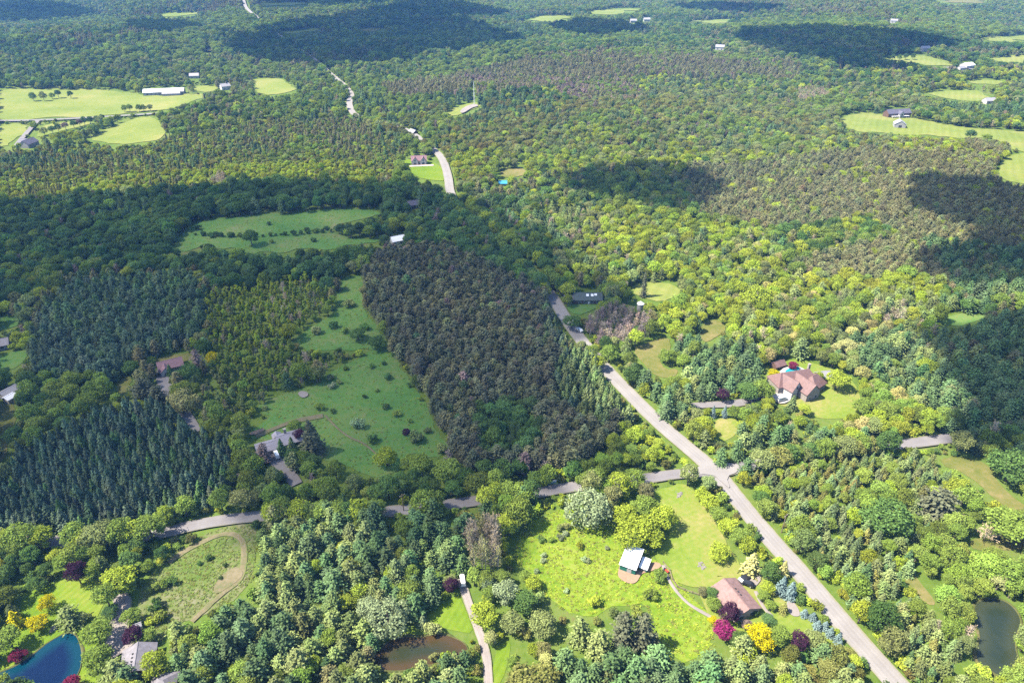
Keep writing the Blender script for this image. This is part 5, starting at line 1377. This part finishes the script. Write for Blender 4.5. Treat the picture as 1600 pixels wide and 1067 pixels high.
place(np.array([q.x for q in hx]), np.array([q.y for q in hx]), np.array([m[2] * 1.3 for m in MEADOW_SHRUBS]), np.array([m[2] for m in MEADOW_SHRUBS]), ['shrub'] * len(hx), [m[3] for m in MEADOW_SHRUBS], ZMEAD, rng, True)
CR = CR_save

# hand-placed trees one can point to: (foot pixel, kind, tint, height, radius, label)
HAND = [
 (1184, 1008, B, 'gold', 7.5, 4.3, 'golden yellow round tree below the bungalow'), (1128, 998, B, 'magenta', 6.5, 3.1, 'magenta-leaved tree beside the end of the footpath'),
 (1244, 1016, B, 'purple', 7.5, 2.8, 'dark purple tree right of the golden tree'), (1137, 972, B, 'purple', 8.5, 3.0, 'tall dark copper tree against the bungalow wall'),
 (1219, 928, SPR, 'blue', 8.5, 2.6, 'tall blue spruce by the road beside the bungalow pad'), (1233, 935, SPR, 'blue', 8, 2.7, 'stout blue spruce, second by the road beside the bungalow pad'), (1222, 900, SPR, 'buff', 7.5, 2.2, 'brownish grey spruce just above the two tall blue spruces'),
 (1256, 963, SPR, 'blue', 3.6, 1.7, 'small blue spruce, first of the roadside row below the bungalow'), (1269, 969, SPR, 'blue', 3.8, 1.7, 'small blue spruce, second of the roadside row below the bungalow'), (1276, 983, SPR, 'blue', 4.2, 1.8, 'small blue spruce, third of the roadside row below the bungalow'),
 (1288, 984, SPR, 'blue', 4.0, 1.7, 'small blue spruce, fourth of the roadside row below the bungalow'), (1296, 994, SPR, 'blue', 4.2, 1.7, 'small blue spruce, fifth of the roadside row below the bungalow'), (1308, 1004, SPR, 'blue', 4.6, 1.7, 'small blue spruce, sixth of the roadside row below the bungalow'), (1309, 1017, SPR, 'blue', 4.8, 1.6, 'small blue spruce, last of the roadside row below the bungalow'),
 (1172, 895, SPR, 'buff', 9.5, 4.0, 'big grey-brown spruce above the bungalow pad'), (1200, 908, B, 'deep', 8, 3.1, 'dense green tree between the pad and the blue spruces'), (1197, 928, B, 'lime', 5, 2.2, 'yellow-green bush beside the bungalow pad'), (1190, 938, B, 'green', 4, 2.0, 'green bush on the road side of the bungalow'),
 (1122, 872, B, 'lime', 5.5, 4.0, 'lone yellow-green bush tree on the pale lawn'), (1214, 1008, B, 'green', 8, 3.2, 'fresh green tree between golden and purple trees'), (1268, 1014, B, 'sage', 7, 3.4, 'pale green tree right of the dark purple tree'), (1222, 957, CE, 'olive', 5, 1.7, 'pointed olive cedar in the bungalow garden'), (1202, 952, B, 'green', 3.6, 1.9, 'round green bush at the front of the bungalow'),
 (1110, 935, B, 'deep', 4.5, 2.1, 'dark bush left of the bungalow'), (1097, 930, B, 'brown', 3.6, 1.7, 'brownish bush at the fence end'), (1114, 952, B, 'green', 4.5, 2.3, 'green bush between footpath and bungalow'), (1112, 978, B, 'gold', 4, 1.6, 'yellow shrub behind the magenta tree'),
 (1178, 962, SH, 'deep', 2.4, 1.3, 'small clipped bush at the bungalow gable'), (1166, 982, B, 'mauve', 3.2, 1.8, 'mauve-grey bush left of the golden tree'), (1200, 975, B, 'teal', 3.4, 2.2, 'blue-green bush above the golden tree'),
 (982, 858, B, 'lime', 10, 5.2, 'bright maple nearest the white barn roof'), (1006, 845, B, 'lime', 10, 5.4, 'bright maple in the middle of the clump above the barn'), (1034, 826, B, 'lime', 10, 5.2, 'bright maple at the lawn side of the clump'), (975, 826, B, 'lime', 10, 5.0, 'bright maple at the meadow side of the clump'), (1004, 812, B, 'green', 10, 5.0, 'green maple at the back of the clump above the barn'), (1020, 855, B, 'lime', 7, 3.8, 'small bright maple tucked beside the barn dirt yard'),
 (1007, 780, B, 'brown', 7, 3.6, 'brownish tree above the bright maple clump'), (918, 818, 'willow_tree', 'silver', 13, 8.0, 'large silvery willow at the head of the bright meadow'), (965, 775, B, 'lime', 10, 5.2, 'tall lime tree left of the brownish tree'), (990, 765, B, 'green', 9, 4.6, 'green tree at the roadside behind the maple clump'),
 (1074, 758, B, 'sage', 9.5, 4.0, 'pale tree standing alone at the crossroads'), (1096, 784, B, 'lime', 6.5, 3.2, 'roadside bush tree, first below the crossroads'), (1108, 798, B, 'lime', 7, 3.6, 'roadside bush tree, second below the crossroads'), (1122, 818, B, 'green', 7, 3.6, 'roadside bush tree, third below the crossroads'), (1136, 834, B, 'lime', 6.5, 3.6, 'roadside bush tree, fourth below the crossroads'), (1152, 850, B, 'green', 6.5, 3.4, 'roadside bush tree, fifth below the crossroads'), (1166, 860, B, 'lime', 6, 3.2, 'roadside bush tree, sixth below the crossroads'),
 (490, 708, SPR, 'darkpine', 17, 6.2, 'huge dark spruce behind the long grey-roofed house'), (458, 706, SPR, 'sprucepale', 8, 2.8, 'pale spruce in front of the long grey-roofed house'), (442, 712, SPR, 'teal', 9, 2.6, 'green spruce beside the white van'), (415, 722, WP, 'mauve', 10, 3.5, 'dull purple-grey pine beside the drive of the long house'), (470, 690, B, 'purple', 6, 3.0, 'dusky bush between the house and the huge spruce'), (462, 674, B, 'green', 5.5, 3.4, 'green bush behind the long grey-roofed house'),
 (290, 644, 'willow_tree', 'buff', 11, 6.4, 'yellowish willow beside the curving drive'), (334, 568, B, 'gold', 6.5, 3.3, 'golden yellow tree in the shaded woods'), (228, 624, WP, 'darkpine', 12, 6.0, 'broad dusky pine above the curving drive'), (250, 632, WP, 'darkpine', 11, 5.0, 'second dusky pine beside the curving drive'), (208, 585, B, 'deep', 7, 4.6, 'round dark tree left of the white-fronted house'), (237, 572, B, 'green', 5, 2.8, 'small round tree behind the white-fronted house'), (312, 580, WP, 'mauve', 13, 4.0, 'purple-grey pine below the golden shaded tree'), (298, 596, B, 'deep', 9, 6.0, 'wide dark tree right of the white-fronted house'), (285, 615, B, 'deep', 5, 4.4, 'low dark tree above the yellowish willow'), (268, 588, SPR, 'teal', 7, 2.4, 'spruce in front of the white-fronted house'), (220, 644, B, 'lime', 6, 3.0, 'bright tree among the dark spruces near the drive'), (186, 648, B, 'lime', 6, 3.0, 'bright tree at the corner of the spruce plantation'),
 (127, 912, B, 'purple', 9.5, 3.6, 'purple-leaved tree behind the bright pond lawn'), (213, 1008, B, 'purple', 7, 3.1, 'dark purple tree at the grey brick house roof'), (116, 1082, B, 'crimson', 5, 3.4, 'crimson-purple tree at the tip of the blue pond'), (79, 952, B, 'gold', 5.5, 2.7, 'small golden tree on the pond lawn, upper of two'), (64, 983, B, 'gold', 5.0, 3.3, 'wider golden tree on the pond lawn, lower of two'), (28, 978, CE, 'gold', 7, 2.4, 'yellow pointed cedar at the lawn edge'),
 (113, 975, WP, 'pinepale', 8, 4.2, 'bushy pale pine on the pond lawn'), (132, 972, B, 'sage', 4, 2.0, 'small pale bush beside the lawn pine'), (195, 926, B, 'lime', 10, 5.6, 'tall lime-green tree at the head of the pale drive'), (203, 928, B, 'green', 6, 3.0, 'green tree under the lime-green tree by the drive'), (172, 948, B, 'green', 10, 3.8, 'dense green tree left of the pale drive'), (176, 966, B, 'teal', 5, 2.8, 'bush below the dense green tree on the drive'), (157, 1004, B, 'green', 8, 4.4, 'round green tree between drive and pond, upper'), (160, 1046, B, 'green', 8, 4.6, 'round green tree between drive and pond, lower'), (208, 973, B, 'green', 5, 3.2, 'round bush right of the pale drive'), (234, 1003, B, 'green', 5, 2.6, 'bush behind the grey brick house'), (247, 1052, B, 'lime', 8, 4.0, 'yellow-green tree right of the grey brick house'), (188, 1064, WP, 'pinepale', 9, 4.5, 'pale pine below the grey brick house'), (205, 1074, WP, 'pine', 9, 4.0, 'dark pine in front of the brick gable'),
 (30, 1030, B, 'crimson', 3.5, 2.4, 'low crimson bush at the left bank of the blue pond'), (20, 1012, B, 'green', 8, 4.0, 'green tree at the left bank of the blue pond'), (60, 922, B, 'deep', 5, 3.0, 'dark bush at the top of the pond lawn'),
 (1164, 627, B, 'deep', 9.5, 5.2, 'dense deep green maple left of the large house'), (1188, 624, B, 'green', 10, 5.2, 'dense green maple touching the large house'), (1237, 578, B, 'crimson', 4.5, 2.6, 'crimson tree behind the turquoise pool'), (1208, 592, B, 'gold', 5, 2.7, 'golden bush left of the turquoise pool'), (1305, 608, B, 'lime', 10, 5.2, 'round lime-green tree on the lawn of the large house'), (1236, 640, SPR, 'sprucepale', 8, 2.9, 'spruce in front of the large house'), (1256, 648, B, 'lime', 5, 3.0, 'small lime bush below the large house'), (1345, 648, B, 'green', 8, 5.0, 'round green tree at the right end of the large lawn'), (1277, 598, B, 'lime', 6, 2.4, 'slim lime tree by the pale garden shed'), (1200, 632, B, 'lime', 4.5, 2.8, 'lime bush beside the parking court'), (1186, 632, SH, 'magenta', 2.2, 1.8, 'magenta bush beside the drive of the large house'), (1113, 652, SPR, 'blue', 6.5, 1.8, 'narrow blue spruce below the grey drive, left of a pair'), (1131, 652, SPR, 'blue', 6.5, 1.8, 'narrow blue spruce below the grey drive, right of a pair'), (1145, 652, B, 'green', 6, 2.6, 'green tree beside the pair of blue spruces'), (1128, 628, B, 'purple', 7, 3.0, 'dark purple tree above the grey drive'),
 (757, 978, B, 'lime', 9, 4.6, 'round bright tree beside the straight drive'), (790, 945, B, 'silver', 10, 4.2, 'silvery tree beside the bright meadow'), (820, 955, B, 'deep', 8, 4.0, 'deep green tree at the meadow corner'), (800, 985, B, 'sage', 7, 3.6, 'pale tree below the silvery tree'), (832, 920, B, 'lime', 5, 2.6, 'yellow-green bush at the meadow edge'), (848, 990, B, 'sage', 8, 4.6, 'pale green tree at the lower meadow edge'),
 (972, 1010, WP, 'darkpine', 16, 4.6, 'tall dark pine at the lower meadow, left of a pair'), (1002, 1012, WP, 'darkpine', 16, 4.4, 'tall dark pine at the lower meadow, right of a pair'), (832, 1094, B, 'olive', 11, 7.6, 'wide olive-brown tree at the lower edge'), (905, 1005, WP, 'pinepale', 12, 4.0, 'pale pine below the bright meadow'), (935, 1025, WP, 'sage', 12, 4.4, 'second pale pine below the bright meadow'),
 (705, 925, B, 'purple', 6, 2.6, 'dark purple tree beside the top of the straight drive'), (703, 918, B, 'sage', 5, 2.4, 'pale bush beside the white van'), (610, 985, 'willow_tree', 'silver', 11, 6.5, 'silvery willow above the brown pond'), (578, 965, B, 'silver', 8, 4.0, 'pale silver tree above the garden swing'), (661, 978, CE, 'silver', 5, 1.4, 'tiny silver cedar on the pond lawn'),
 (605, 728, B, 'lime', 9, 4.6, 'yellow-green round tree at the foot of the shaded meadow'), (640, 735, B, 'green', 6, 4.0, 'low green tree at the foot of the shaded meadow'), (560, 532, B, 'deep', 6.5, 4.6, 'dark round tree on the neck of the shaded meadow'), (590, 546, B, 'deep', 7.5, 5.0, 'dark tree against the pine block'), (660, 745, B, 'green', 10, 5.2, 'round tree by the side road under the meadow, left'), (700, 752, B, 'green', 10, 5.4, 'round tree by the side road under the meadow, right'), (785, 752, B, 'deep', 10, 5.2, 'dark round tree between pine block and side road'),
 (394, 384, B, 'deep', 11, 6.0, 'dark round tree standing in the shaded pasture'), (1005, 464, SPR, 'darkpine', 17, 2.8, 'tall dark spruce beside the silo'), (1514, 221, B, 'teal', 12, 5.0, 'lone round tree on the bright hillside meadow'), (1540, 224, B, 'green', 9, 5.0, 'second lone tree lower on the hillside meadow'), (1042, 568, B, 'green', 8, 4.6, 'green tree at the edge of the tan clearing'), (1180, 480, 'willow_tree', 'lime', 12, 9.0, 'wide bright willow in the sunlit wood'), (892, 516, B, 'deep', 9, 4.8, 'dark tree beside the main road below the long low house'),
 (1380, 830, B, 'deep', 13, 8.2, 'very large deep green maple in the right-hand wood'), (1460, 805, WP, 'darkpine', 13, 7.5, 'broad dark pine clump near the olive clearing'), (1572, 752, B, 'deep', 14, 8.5, 'very large dark maple beside the olive clearing'), (1560, 842, B, 'green', 12, 7.6, 'large green maple above the narrow grassy strip'), (1536, 845, BA, 'grey', 8, 3.5, 'pale leafless tree below the large green maple'),
]
for k in range(30):                  # the stand of dying grey trees
    a, b = random.uniform(734, 778), random.uniform(846, 898)
    HAND.append((a - (b - 865) * -.1, b, BA, 'grey' if k % 3 else 'buff', random.uniform(12, 16), random.uniform(1.8, 2.6), None))
# trees lining the roads where the photograph hides the carriageway, hedges, and the verge of the main road
def along(pix, step, side, off, kind, tints, h0, h1, where, ratio=.42, jit=1.0):
    zi = len(ZONES)
    ZONES.append((where, 0, 0, [], []))
    pts = [P(*q) for q in pix]
    r_ = np.random.default_rng(900 + zi)
    for a, b in zip(pts, pts[1:]):
        d = b - a
        n = max(1, int(d.length / step))
        nn = Vector((d.y, -d.x, 0)).normalized() * side
        for j in range(n):
            q = a.lerp(b, (j + .5) / n) + nn * (off + r_.uniform(0, jit)) + Vector((r_.uniform(-.3, .3) * step, 0, 0))
            hh = r_.uniform(h0, h1)
            tn = tints[r_.integers(0, len(tints))]
            t = np.array(TINT[tn]) * r_.uniform(.8, 1.2)
            ROWTREES.append((kind, (q.x, q.y, float(H(q.x, q.y)), hh, hh * ratio * r_.uniform(.85, 1.15), t, tn, zi, int(r_.integers(0, 99)), r_.random() * 6.28)))
ROWTREES = []
for seg in ([(596, 802), (540, 806), (480, 806), (425, 806)], [(686, 792), (655, 796)], [(832, 774), (800, 779), (762, 782)], [(1008, 750), (960, 755), (902, 762)], [(250, 835), (190, 845), (125, 847)], [(92, 848), (0, 850)]):
    along(seg, 3.6, -1, 3.0, B, ('green', 'green', 'deep', 'lime', 'sage'), 9, 12, 'along the camera side of the side road')
along([(1380, 700), (1300, 708), (1200, 724), (1168, 730)], 3.6, -1, 3.0, B, ('green', 'deep', 'olive', 'sage'), 8, 11, 'along the right-hand side road')
along([(1690, 656), (1560, 675), (1498, 685)], 4.0, -1, 3.2, WP, ('pine', 'pine', 'darkpine'), 9, 12, 'where the right-hand side road enters the dark pines', .36)
along([(862, 466), (835, 430), (775, 380), (735, 345), (712, 318)], 6.0, -1, 5.0, B, ('deep', 'green', 'teal'), 10, 13, 'on the left of the hidden main road')
along([(862, 466), (835, 430), (775, 380), (735, 345), (712, 318)], 6.0, 1, 5.6, B, ('deep', 'green', 'lime'), 9, 12, 'on the right of the hidden main road')
along([(948, 582), (920, 548)], 4.5, -1, 3.6, B, ('green', 'lime', 'sage'), 7, 9, 'overhanging the main road above the spruce corner')
along([(1150, 776), (1200, 836), (1250, 890), (1310, 962), (1392, 1055)], 2.4, -1, 8.2, SH, ('lime', 'lime', 'olive', 'green'), 1.6, 3.4, 'on the right verge of the main road', .6, 3.0)
along([(64, 214), (110, 203), (165, 188)], 7, 1, 0, B, ('mauve', 'teal', 'sage'), 7, 10, 'in the hedge between the far fields')
along([(192, 176), (240, 174)], 7, 1, 0, B, ('green', 'sage'), 7, 10, 'in the short hedge under the long barn')
along([(45, 158), (75, 156), (110, 152)], 8, 1, 0, B, ('teal', 'green', 'sage'), 8, 12, 'in the clump inside the hay field', jit=14)
along([(300, 368), (380, 372), (450, 368), (520, 362)], 5, 1, 0, SH, ('deep', 'teal', 'green'), 2, 4, 'in the hedge across the shaded pasture', .55)
along([(1380, 96), (1420, 92)], 9, 1, 0, B, ('teal', 'deep'), 8, 11, 'beside the distant hay field', jit=10)
for kind, t in ROWTREES:
    TREES[kind].append(t)
ZDEAD = len(ZONES)
ZONES.append(('in the dying grey stand', 0, 0, [], []))
ZHAND = len(ZONES); ZONES.append(('', 0, 0, [], []))
HANDTREES = []
for px, py, kind, tn, hh, rr, lab in HAND:
    q = P(px, py)
    t = np.array(TINT[tn]) * random.uniform(.92, 1.08)
    HANDTREES.append((kind, (q.x, q.y, q.z, hh, rr, t, tn, ZHAND if lab else ZDEAD, random.randrange(99), random.random() * 6.28), lab))
# scattered trees keep clear of the hand-placed ones
hp = np.array([(t[1][0], t[1][1], t[1][4]) for t in HANDTREES])
for kind in TREES:
    keep = []
    for t in TREES[kind]:
        if t[1] < 420:
            d = np.hypot(hp[:, 0] - t[0], hp[:, 1] - t[1])
            if np.any(d < (hp[:, 2] + (0.3 if kind == 'shrub' else .55) * t[4]) * .85):
                continue
        keep.append(t)
    TREES[kind] = keep

LANDMARKS = [(1147, 942, 'brown-roofed bungalow'), (985, 890, 'green-walled barn'), (1245, 610, 'large cross-gabled house'), (440, 695, 'long grey-roofed house'), (262, 580, 'white-fronted house'), (215, 1040, 'grey brick house'), (910, 468, 'long low house'), (998, 482, 'silo'), (1118, 738, 'crossroads'),
             (650, 1020, 'brown pond'), (90, 1030, 'blue pond'), (1560, 1000, 'grey-green pond'), (725, 912, 'white van on the straight drive'), (865, 756, 'roadside sign'), (330, 880, 'loop track'), (622, 376, 'white pasture barn'), (655, 256, 'twin-gabled house'), (1210, 830, 'utility pole by the main road'), (755, 865, 'dying grey stand'), (915, 810, 'silvery willow'),
             (490, 700, 'huge dark spruce'), (290, 640, 'yellowish willow'), (334, 566, 'golden shaded tree'), (1300, 960, 'row of small blue spruces'), (1440, 692, 'right-hand side road'), (350, 812, 'bend of the side road'), (1020, 555, 'tan clearing'), (1440, 925, 'tan woodland path')]
LMX = np.array([P(a, b)[:2] for a, b, _ in LANDMARKS])
SIZES = {}
ZBOX = {}
for zi_, z_ in enumerate(ZONES):
    pts_ = [q for poly in z_[4] for q in poly]
    if pts_:
        xs_, ys_ = [min(1600, max(0, q[0])) for q in pts_], [min(1067, max(0, q[1])) for q in pts_]
        ZBOX[zi_] = (min(xs_), max(xs_), min(ys_), max(ys_))
    else:
        ZBOX[zi_] = (0, 1600, 0, 1067)
for k_, rows_ in TREES.items():
    hs_ = np.array([t[3] for t in rows_]) if rows_ else np.array([1.0])
    SIZES[k_] = (float(np.quantile(hs_, .33)), float(np.quantile(hs_, .67)))

def add_tree(kind, t, label=None, group=None):
    x, y, z, hh, rr, tint, tn, zi, pi, rot = t
    cm, tm, jm, R0, H0 = PROTO[kind][pi % len(PROTO[kind])]
    o = bpy.data.objects.new(kind, None)
    COL.objects.link(o)
    o.location, o.rotation_euler, o.scale = (x, y, z), (0, 0, rot), (rr / R0, rr / R0, hh / H0)
    if label is None:
        noun, plur = NOUN[kind]
        d = np.hypot(LMX[:, 0] - x, LMX[:, 1] - y)
        k = int(np.argmin(d))
        where = f'near the {LANDMARKS[k][2]}' if d[k] < 26 else ZONES[zi][0]
        if d[k] >= 26 and zi in ZBOX:
            x0, x1, y0, y1 = ZBOX[zi]
            qx, qy = proj(x, y, z)
            cx_ = ('left', 'centre', 'right')[min(2, max(0, int(3 * (qx - x0) / (x1 - x0 + 1))))]
            cy_ = ('top', 'middle', 'bottom')[min(2, max(0, int(3 * (qy - y0) / (y1 - y0 + 1))))]
            where += f', {cy_} {cx_}'
        lo_, hi_ = SIZES[kind]
        size = 'small' if hh < lo_ else 'tall' if hh > hi_ else 'mid-sized'
        label = f'{size} {TWORD[tn]} {noun} {where}'
        group = f'{size} {TWORD[tn]} {plur} {where}'
    o['label'], o['category'] = label, 'shrub' if kind == 'shrub' else 'tree'
    if group: o['group'] = group
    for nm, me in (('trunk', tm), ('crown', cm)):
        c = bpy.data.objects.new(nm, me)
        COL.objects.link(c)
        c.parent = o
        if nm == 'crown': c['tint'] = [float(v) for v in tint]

n_hand = {}
for kind, t, lab in HANDTREES:
    add_tree(kind, t, lab)
    n_hand[kind] = n_hand.get(kind, 0) + 1

def gn_scatter(name, rows, meshes, label):
    """one mass of far trees: points carrying instances"""
    me = bpy.data.meshes.new(name)
    me.vertices.add(len(rows))
    me.vertices.foreach_set('co', np.array([(r[0], r[1], r[2]) for r in rows], np.float32).ravel())
    a = me.attributes.new('tint', 'FLOAT_COLOR', 'POINT')
    a.data.foreach_set('color', np.array([(*r[5], 1) for r in rows], np.float32).ravel())
    a = me.attributes.new('sc', 'FLOAT_VECTOR', 'POINT')
    a.data.foreach_set('vector', np.array([r[6] for r in rows], np.float32).ravel())
    a = me.attributes.new('rot', 'FLOAT_VECTOR', 'POINT')
    a.data.foreach_set('vector', np.array([(0, 0, r[9]) for r in rows], np.float32).ravel())
    a = me.attributes.new('pick', 'INT', 'POINT')
    a.data.foreach_set('value', np.array([r[8] for r in rows], np.int32))
    o = link(name, me)
    tag(o, label, kind='stuff')
    pc = bpy.data.collections.new(name + '_shapes')
    for i, m in enumerate(meshes):
        pc.objects.link(bpy.data.objects.new(f'{name}_shape_{i:02d}', m))
    g = bpy.data.node_groups.new(name + '_nodes', 'GeometryNodeTree')
    g.interface.new_socket('Geometry', in_out='INPUT', socket_type='NodeSocketGeometry')
    g.interface.new_socket('Geometry', in_out='OUTPUT', socket_type='NodeSocketGeometry')
    gi, go = g.nodes.new('NodeGroupInput'), g.nodes.new('NodeGroupOutput')
    ip = g.nodes.new('GeometryNodeInstanceOnPoints')
    ci = g.nodes.new('GeometryNodeCollectionInfo')
    ci.inputs['Collection'].default_value = pc
    ci.inputs['Separate Children'].default_value = True
    ci.inputs['Reset Children'].default_value = True
    ip.inputs['Pick Instance'].default_value = True
    def attr(nm, typ):
        n = g.nodes.new('GeometryNodeInputNamedAttribute')
        n.data_type = typ
        n.inputs['Name'].default_value = nm
        return n.outputs['Attribute']
    L = g.links.new
    L(gi.outputs[0], ip.inputs['Points']); L(ci.outputs[0], ip.inputs['Instance'])
    L(attr('pick', 'INT'), ip.inputs['Instance Index']); L(attr('rot', 'FLOAT_VECTOR'), ip.inputs['Rotation']); L(attr('sc', 'FLOAT_VECTOR'), ip.inputs['Scale'])
    L(ip.outputs[0], go.inputs[0])
    md = o.modifiers.new('scatter', 'NODES')
    md.node_group = g

MASS = {B: ('broadleaf_woods', 'mass of green broadleaf crowns filling the far woods'), PO: ('poplar_thicket', 'thicket of young poplars behind the shaded meadow'), SH: ('undergrowth', 'low undergrowth along the wood edges'),
        WP: ('white_pine_woods', 'mass of feathery pines in the far woods'), RP: ('red_pine_woods', 'mass of narrow brown-green pines on far slopes'), SPR: ('spruce_woods', 'mass of dark spruces in the far plantation rows'),
        CE: ('cedar_thicket', 'thicket of small olive cedars in the sunny wood'), BA: ('leafless_thicket', 'grey haze of leafless trees in the far woods'), 'willow_tree': ('willow_thicket', 'far willows')}
for kind, rows in TREES.items():
    if not rows: continue
    A = np.array([(t[0], t[1], t[2], t[3], t[4]) for t in rows])
    px, py = proj(A[:, 0], A[:, 1], A[:, 2] + A[:, 3] * .6)
    inside = (px > 4) & (px < 1596) & (py > 4) & (py < 1063)
    dist2 = A[:, 0] ** 2 + A[:, 1] ** 2 + CAM_H ** 2
    imp = np.where(inside, A[:, 3] * A[:, 4] / dist2, -1)
    n = max(0, 300 - n_hand.get(kind, 0))
    order = np.argsort(-imp)
    single = [i for i in order[:n] if imp[i] > 0]
    rest = order[len(single):]
    for i in single:
        add_tree(kind, rows[i])
    ps = PROTO[kind]
    out = []
    for i in rest:
        x, y, z, hh, rr, tint, tn, zi, pi, rot = rows[i]
        pi = pi % len(ps)
        out.append((x, y, z, 0, 0, tint, (rr / ps[pi][3], rr / ps[pi][3], hh / ps[pi][4]), zi, pi, rot))
    if out:
        gn_scatter(MASS[kind][0], out, [p_[2] for p_ in ps], MASS[kind][1])
    print(kind, len(single), len(out))

# ------------------------------------------------------------------ tall weeds and tufts in the open grass
def tuft(seed):
    rng = np.random.default_rng(seed)
    n = 26
    a, r = rng.random(n) * 6.28, rng.random(n) ** .5 * .6
    C = np.stack((r * np.cos(a), r * np.sin(a), rng.uniform(.1, .55, n)), 1)
    return crown_mesh('tuft_shape', quads(C, np.tile((0, 0, .8), (n, 1)), rng.uniform(.12, .3, n), rng, .6, .6), M['leaf'], rng)
rng = np.random.default_rng(5)
rows = []
for poly, n, tints in ((CLEAR[0], 2600, ('lime', 'lime', 'lime', 'olive')), (CLEAR[4], 1500, ('green', 'sage', 'olive')), (CLEAR[5], 1600, ('lime', 'green', 'olive')), (CLEAR[6], 900, ('lime', 'green', 'olive'))):
    w = np.array([P(*q)[:2] for q in poly])
    x, y = rng.uniform(w[:, 0].min(), w[:, 0].max(), n * 2), rng.uniform(w[:, 1].min(), w[:, 1].max(), n * 2)
    k = inpoly(x, y, w.tolist()) & road_free(x, y) & (vnoise(x / 7, y / 7, 33) + .9 * vnoise(x / 2.5, y / 2.5, 34) > -.8)
    for a, b in zip(x[k][:n], y[k][:n]):
        t = np.array(TINT[tints[rng.integers(0, len(tints))]]) * rng.uniform(.8, 1.25)
        s = rng.uniform(.3, .8)
        rows.append((a, b, float(H(a, b)) + lift(b, 1), 0, 0, t, (s, s, s * rng.uniform(.35, .8)), 0, rng.integers(0, 3), rng.random() * 6.28))
gn_scatter('meadow_weeds', rows, [tuft(s) for s in range(3)], 'tall tufted weeds growing in the open meadows')

# ------------------------------------------------------------------ haze
hb = MB(); hb.box(-17500, 17500, -400, 14700, -48, 188)
m, nt, out = mat_new('haze_air')
pv = N(nt, 'ShaderNodeVolumePrincipled')
pv.inputs['Color'].default_value = (0.16, 0.41, 1.0, 1)
pv.inputs['Density'].default_value = 0.00007
pv.inputs['Anisotropy'].default_value = 0.1
nt.links.new(pv.outputs[0], out.inputs['Volume'])
ho = hb.build('haze', m)
tag(ho, 'thin blue haze over the distant hills', kind='stuff')
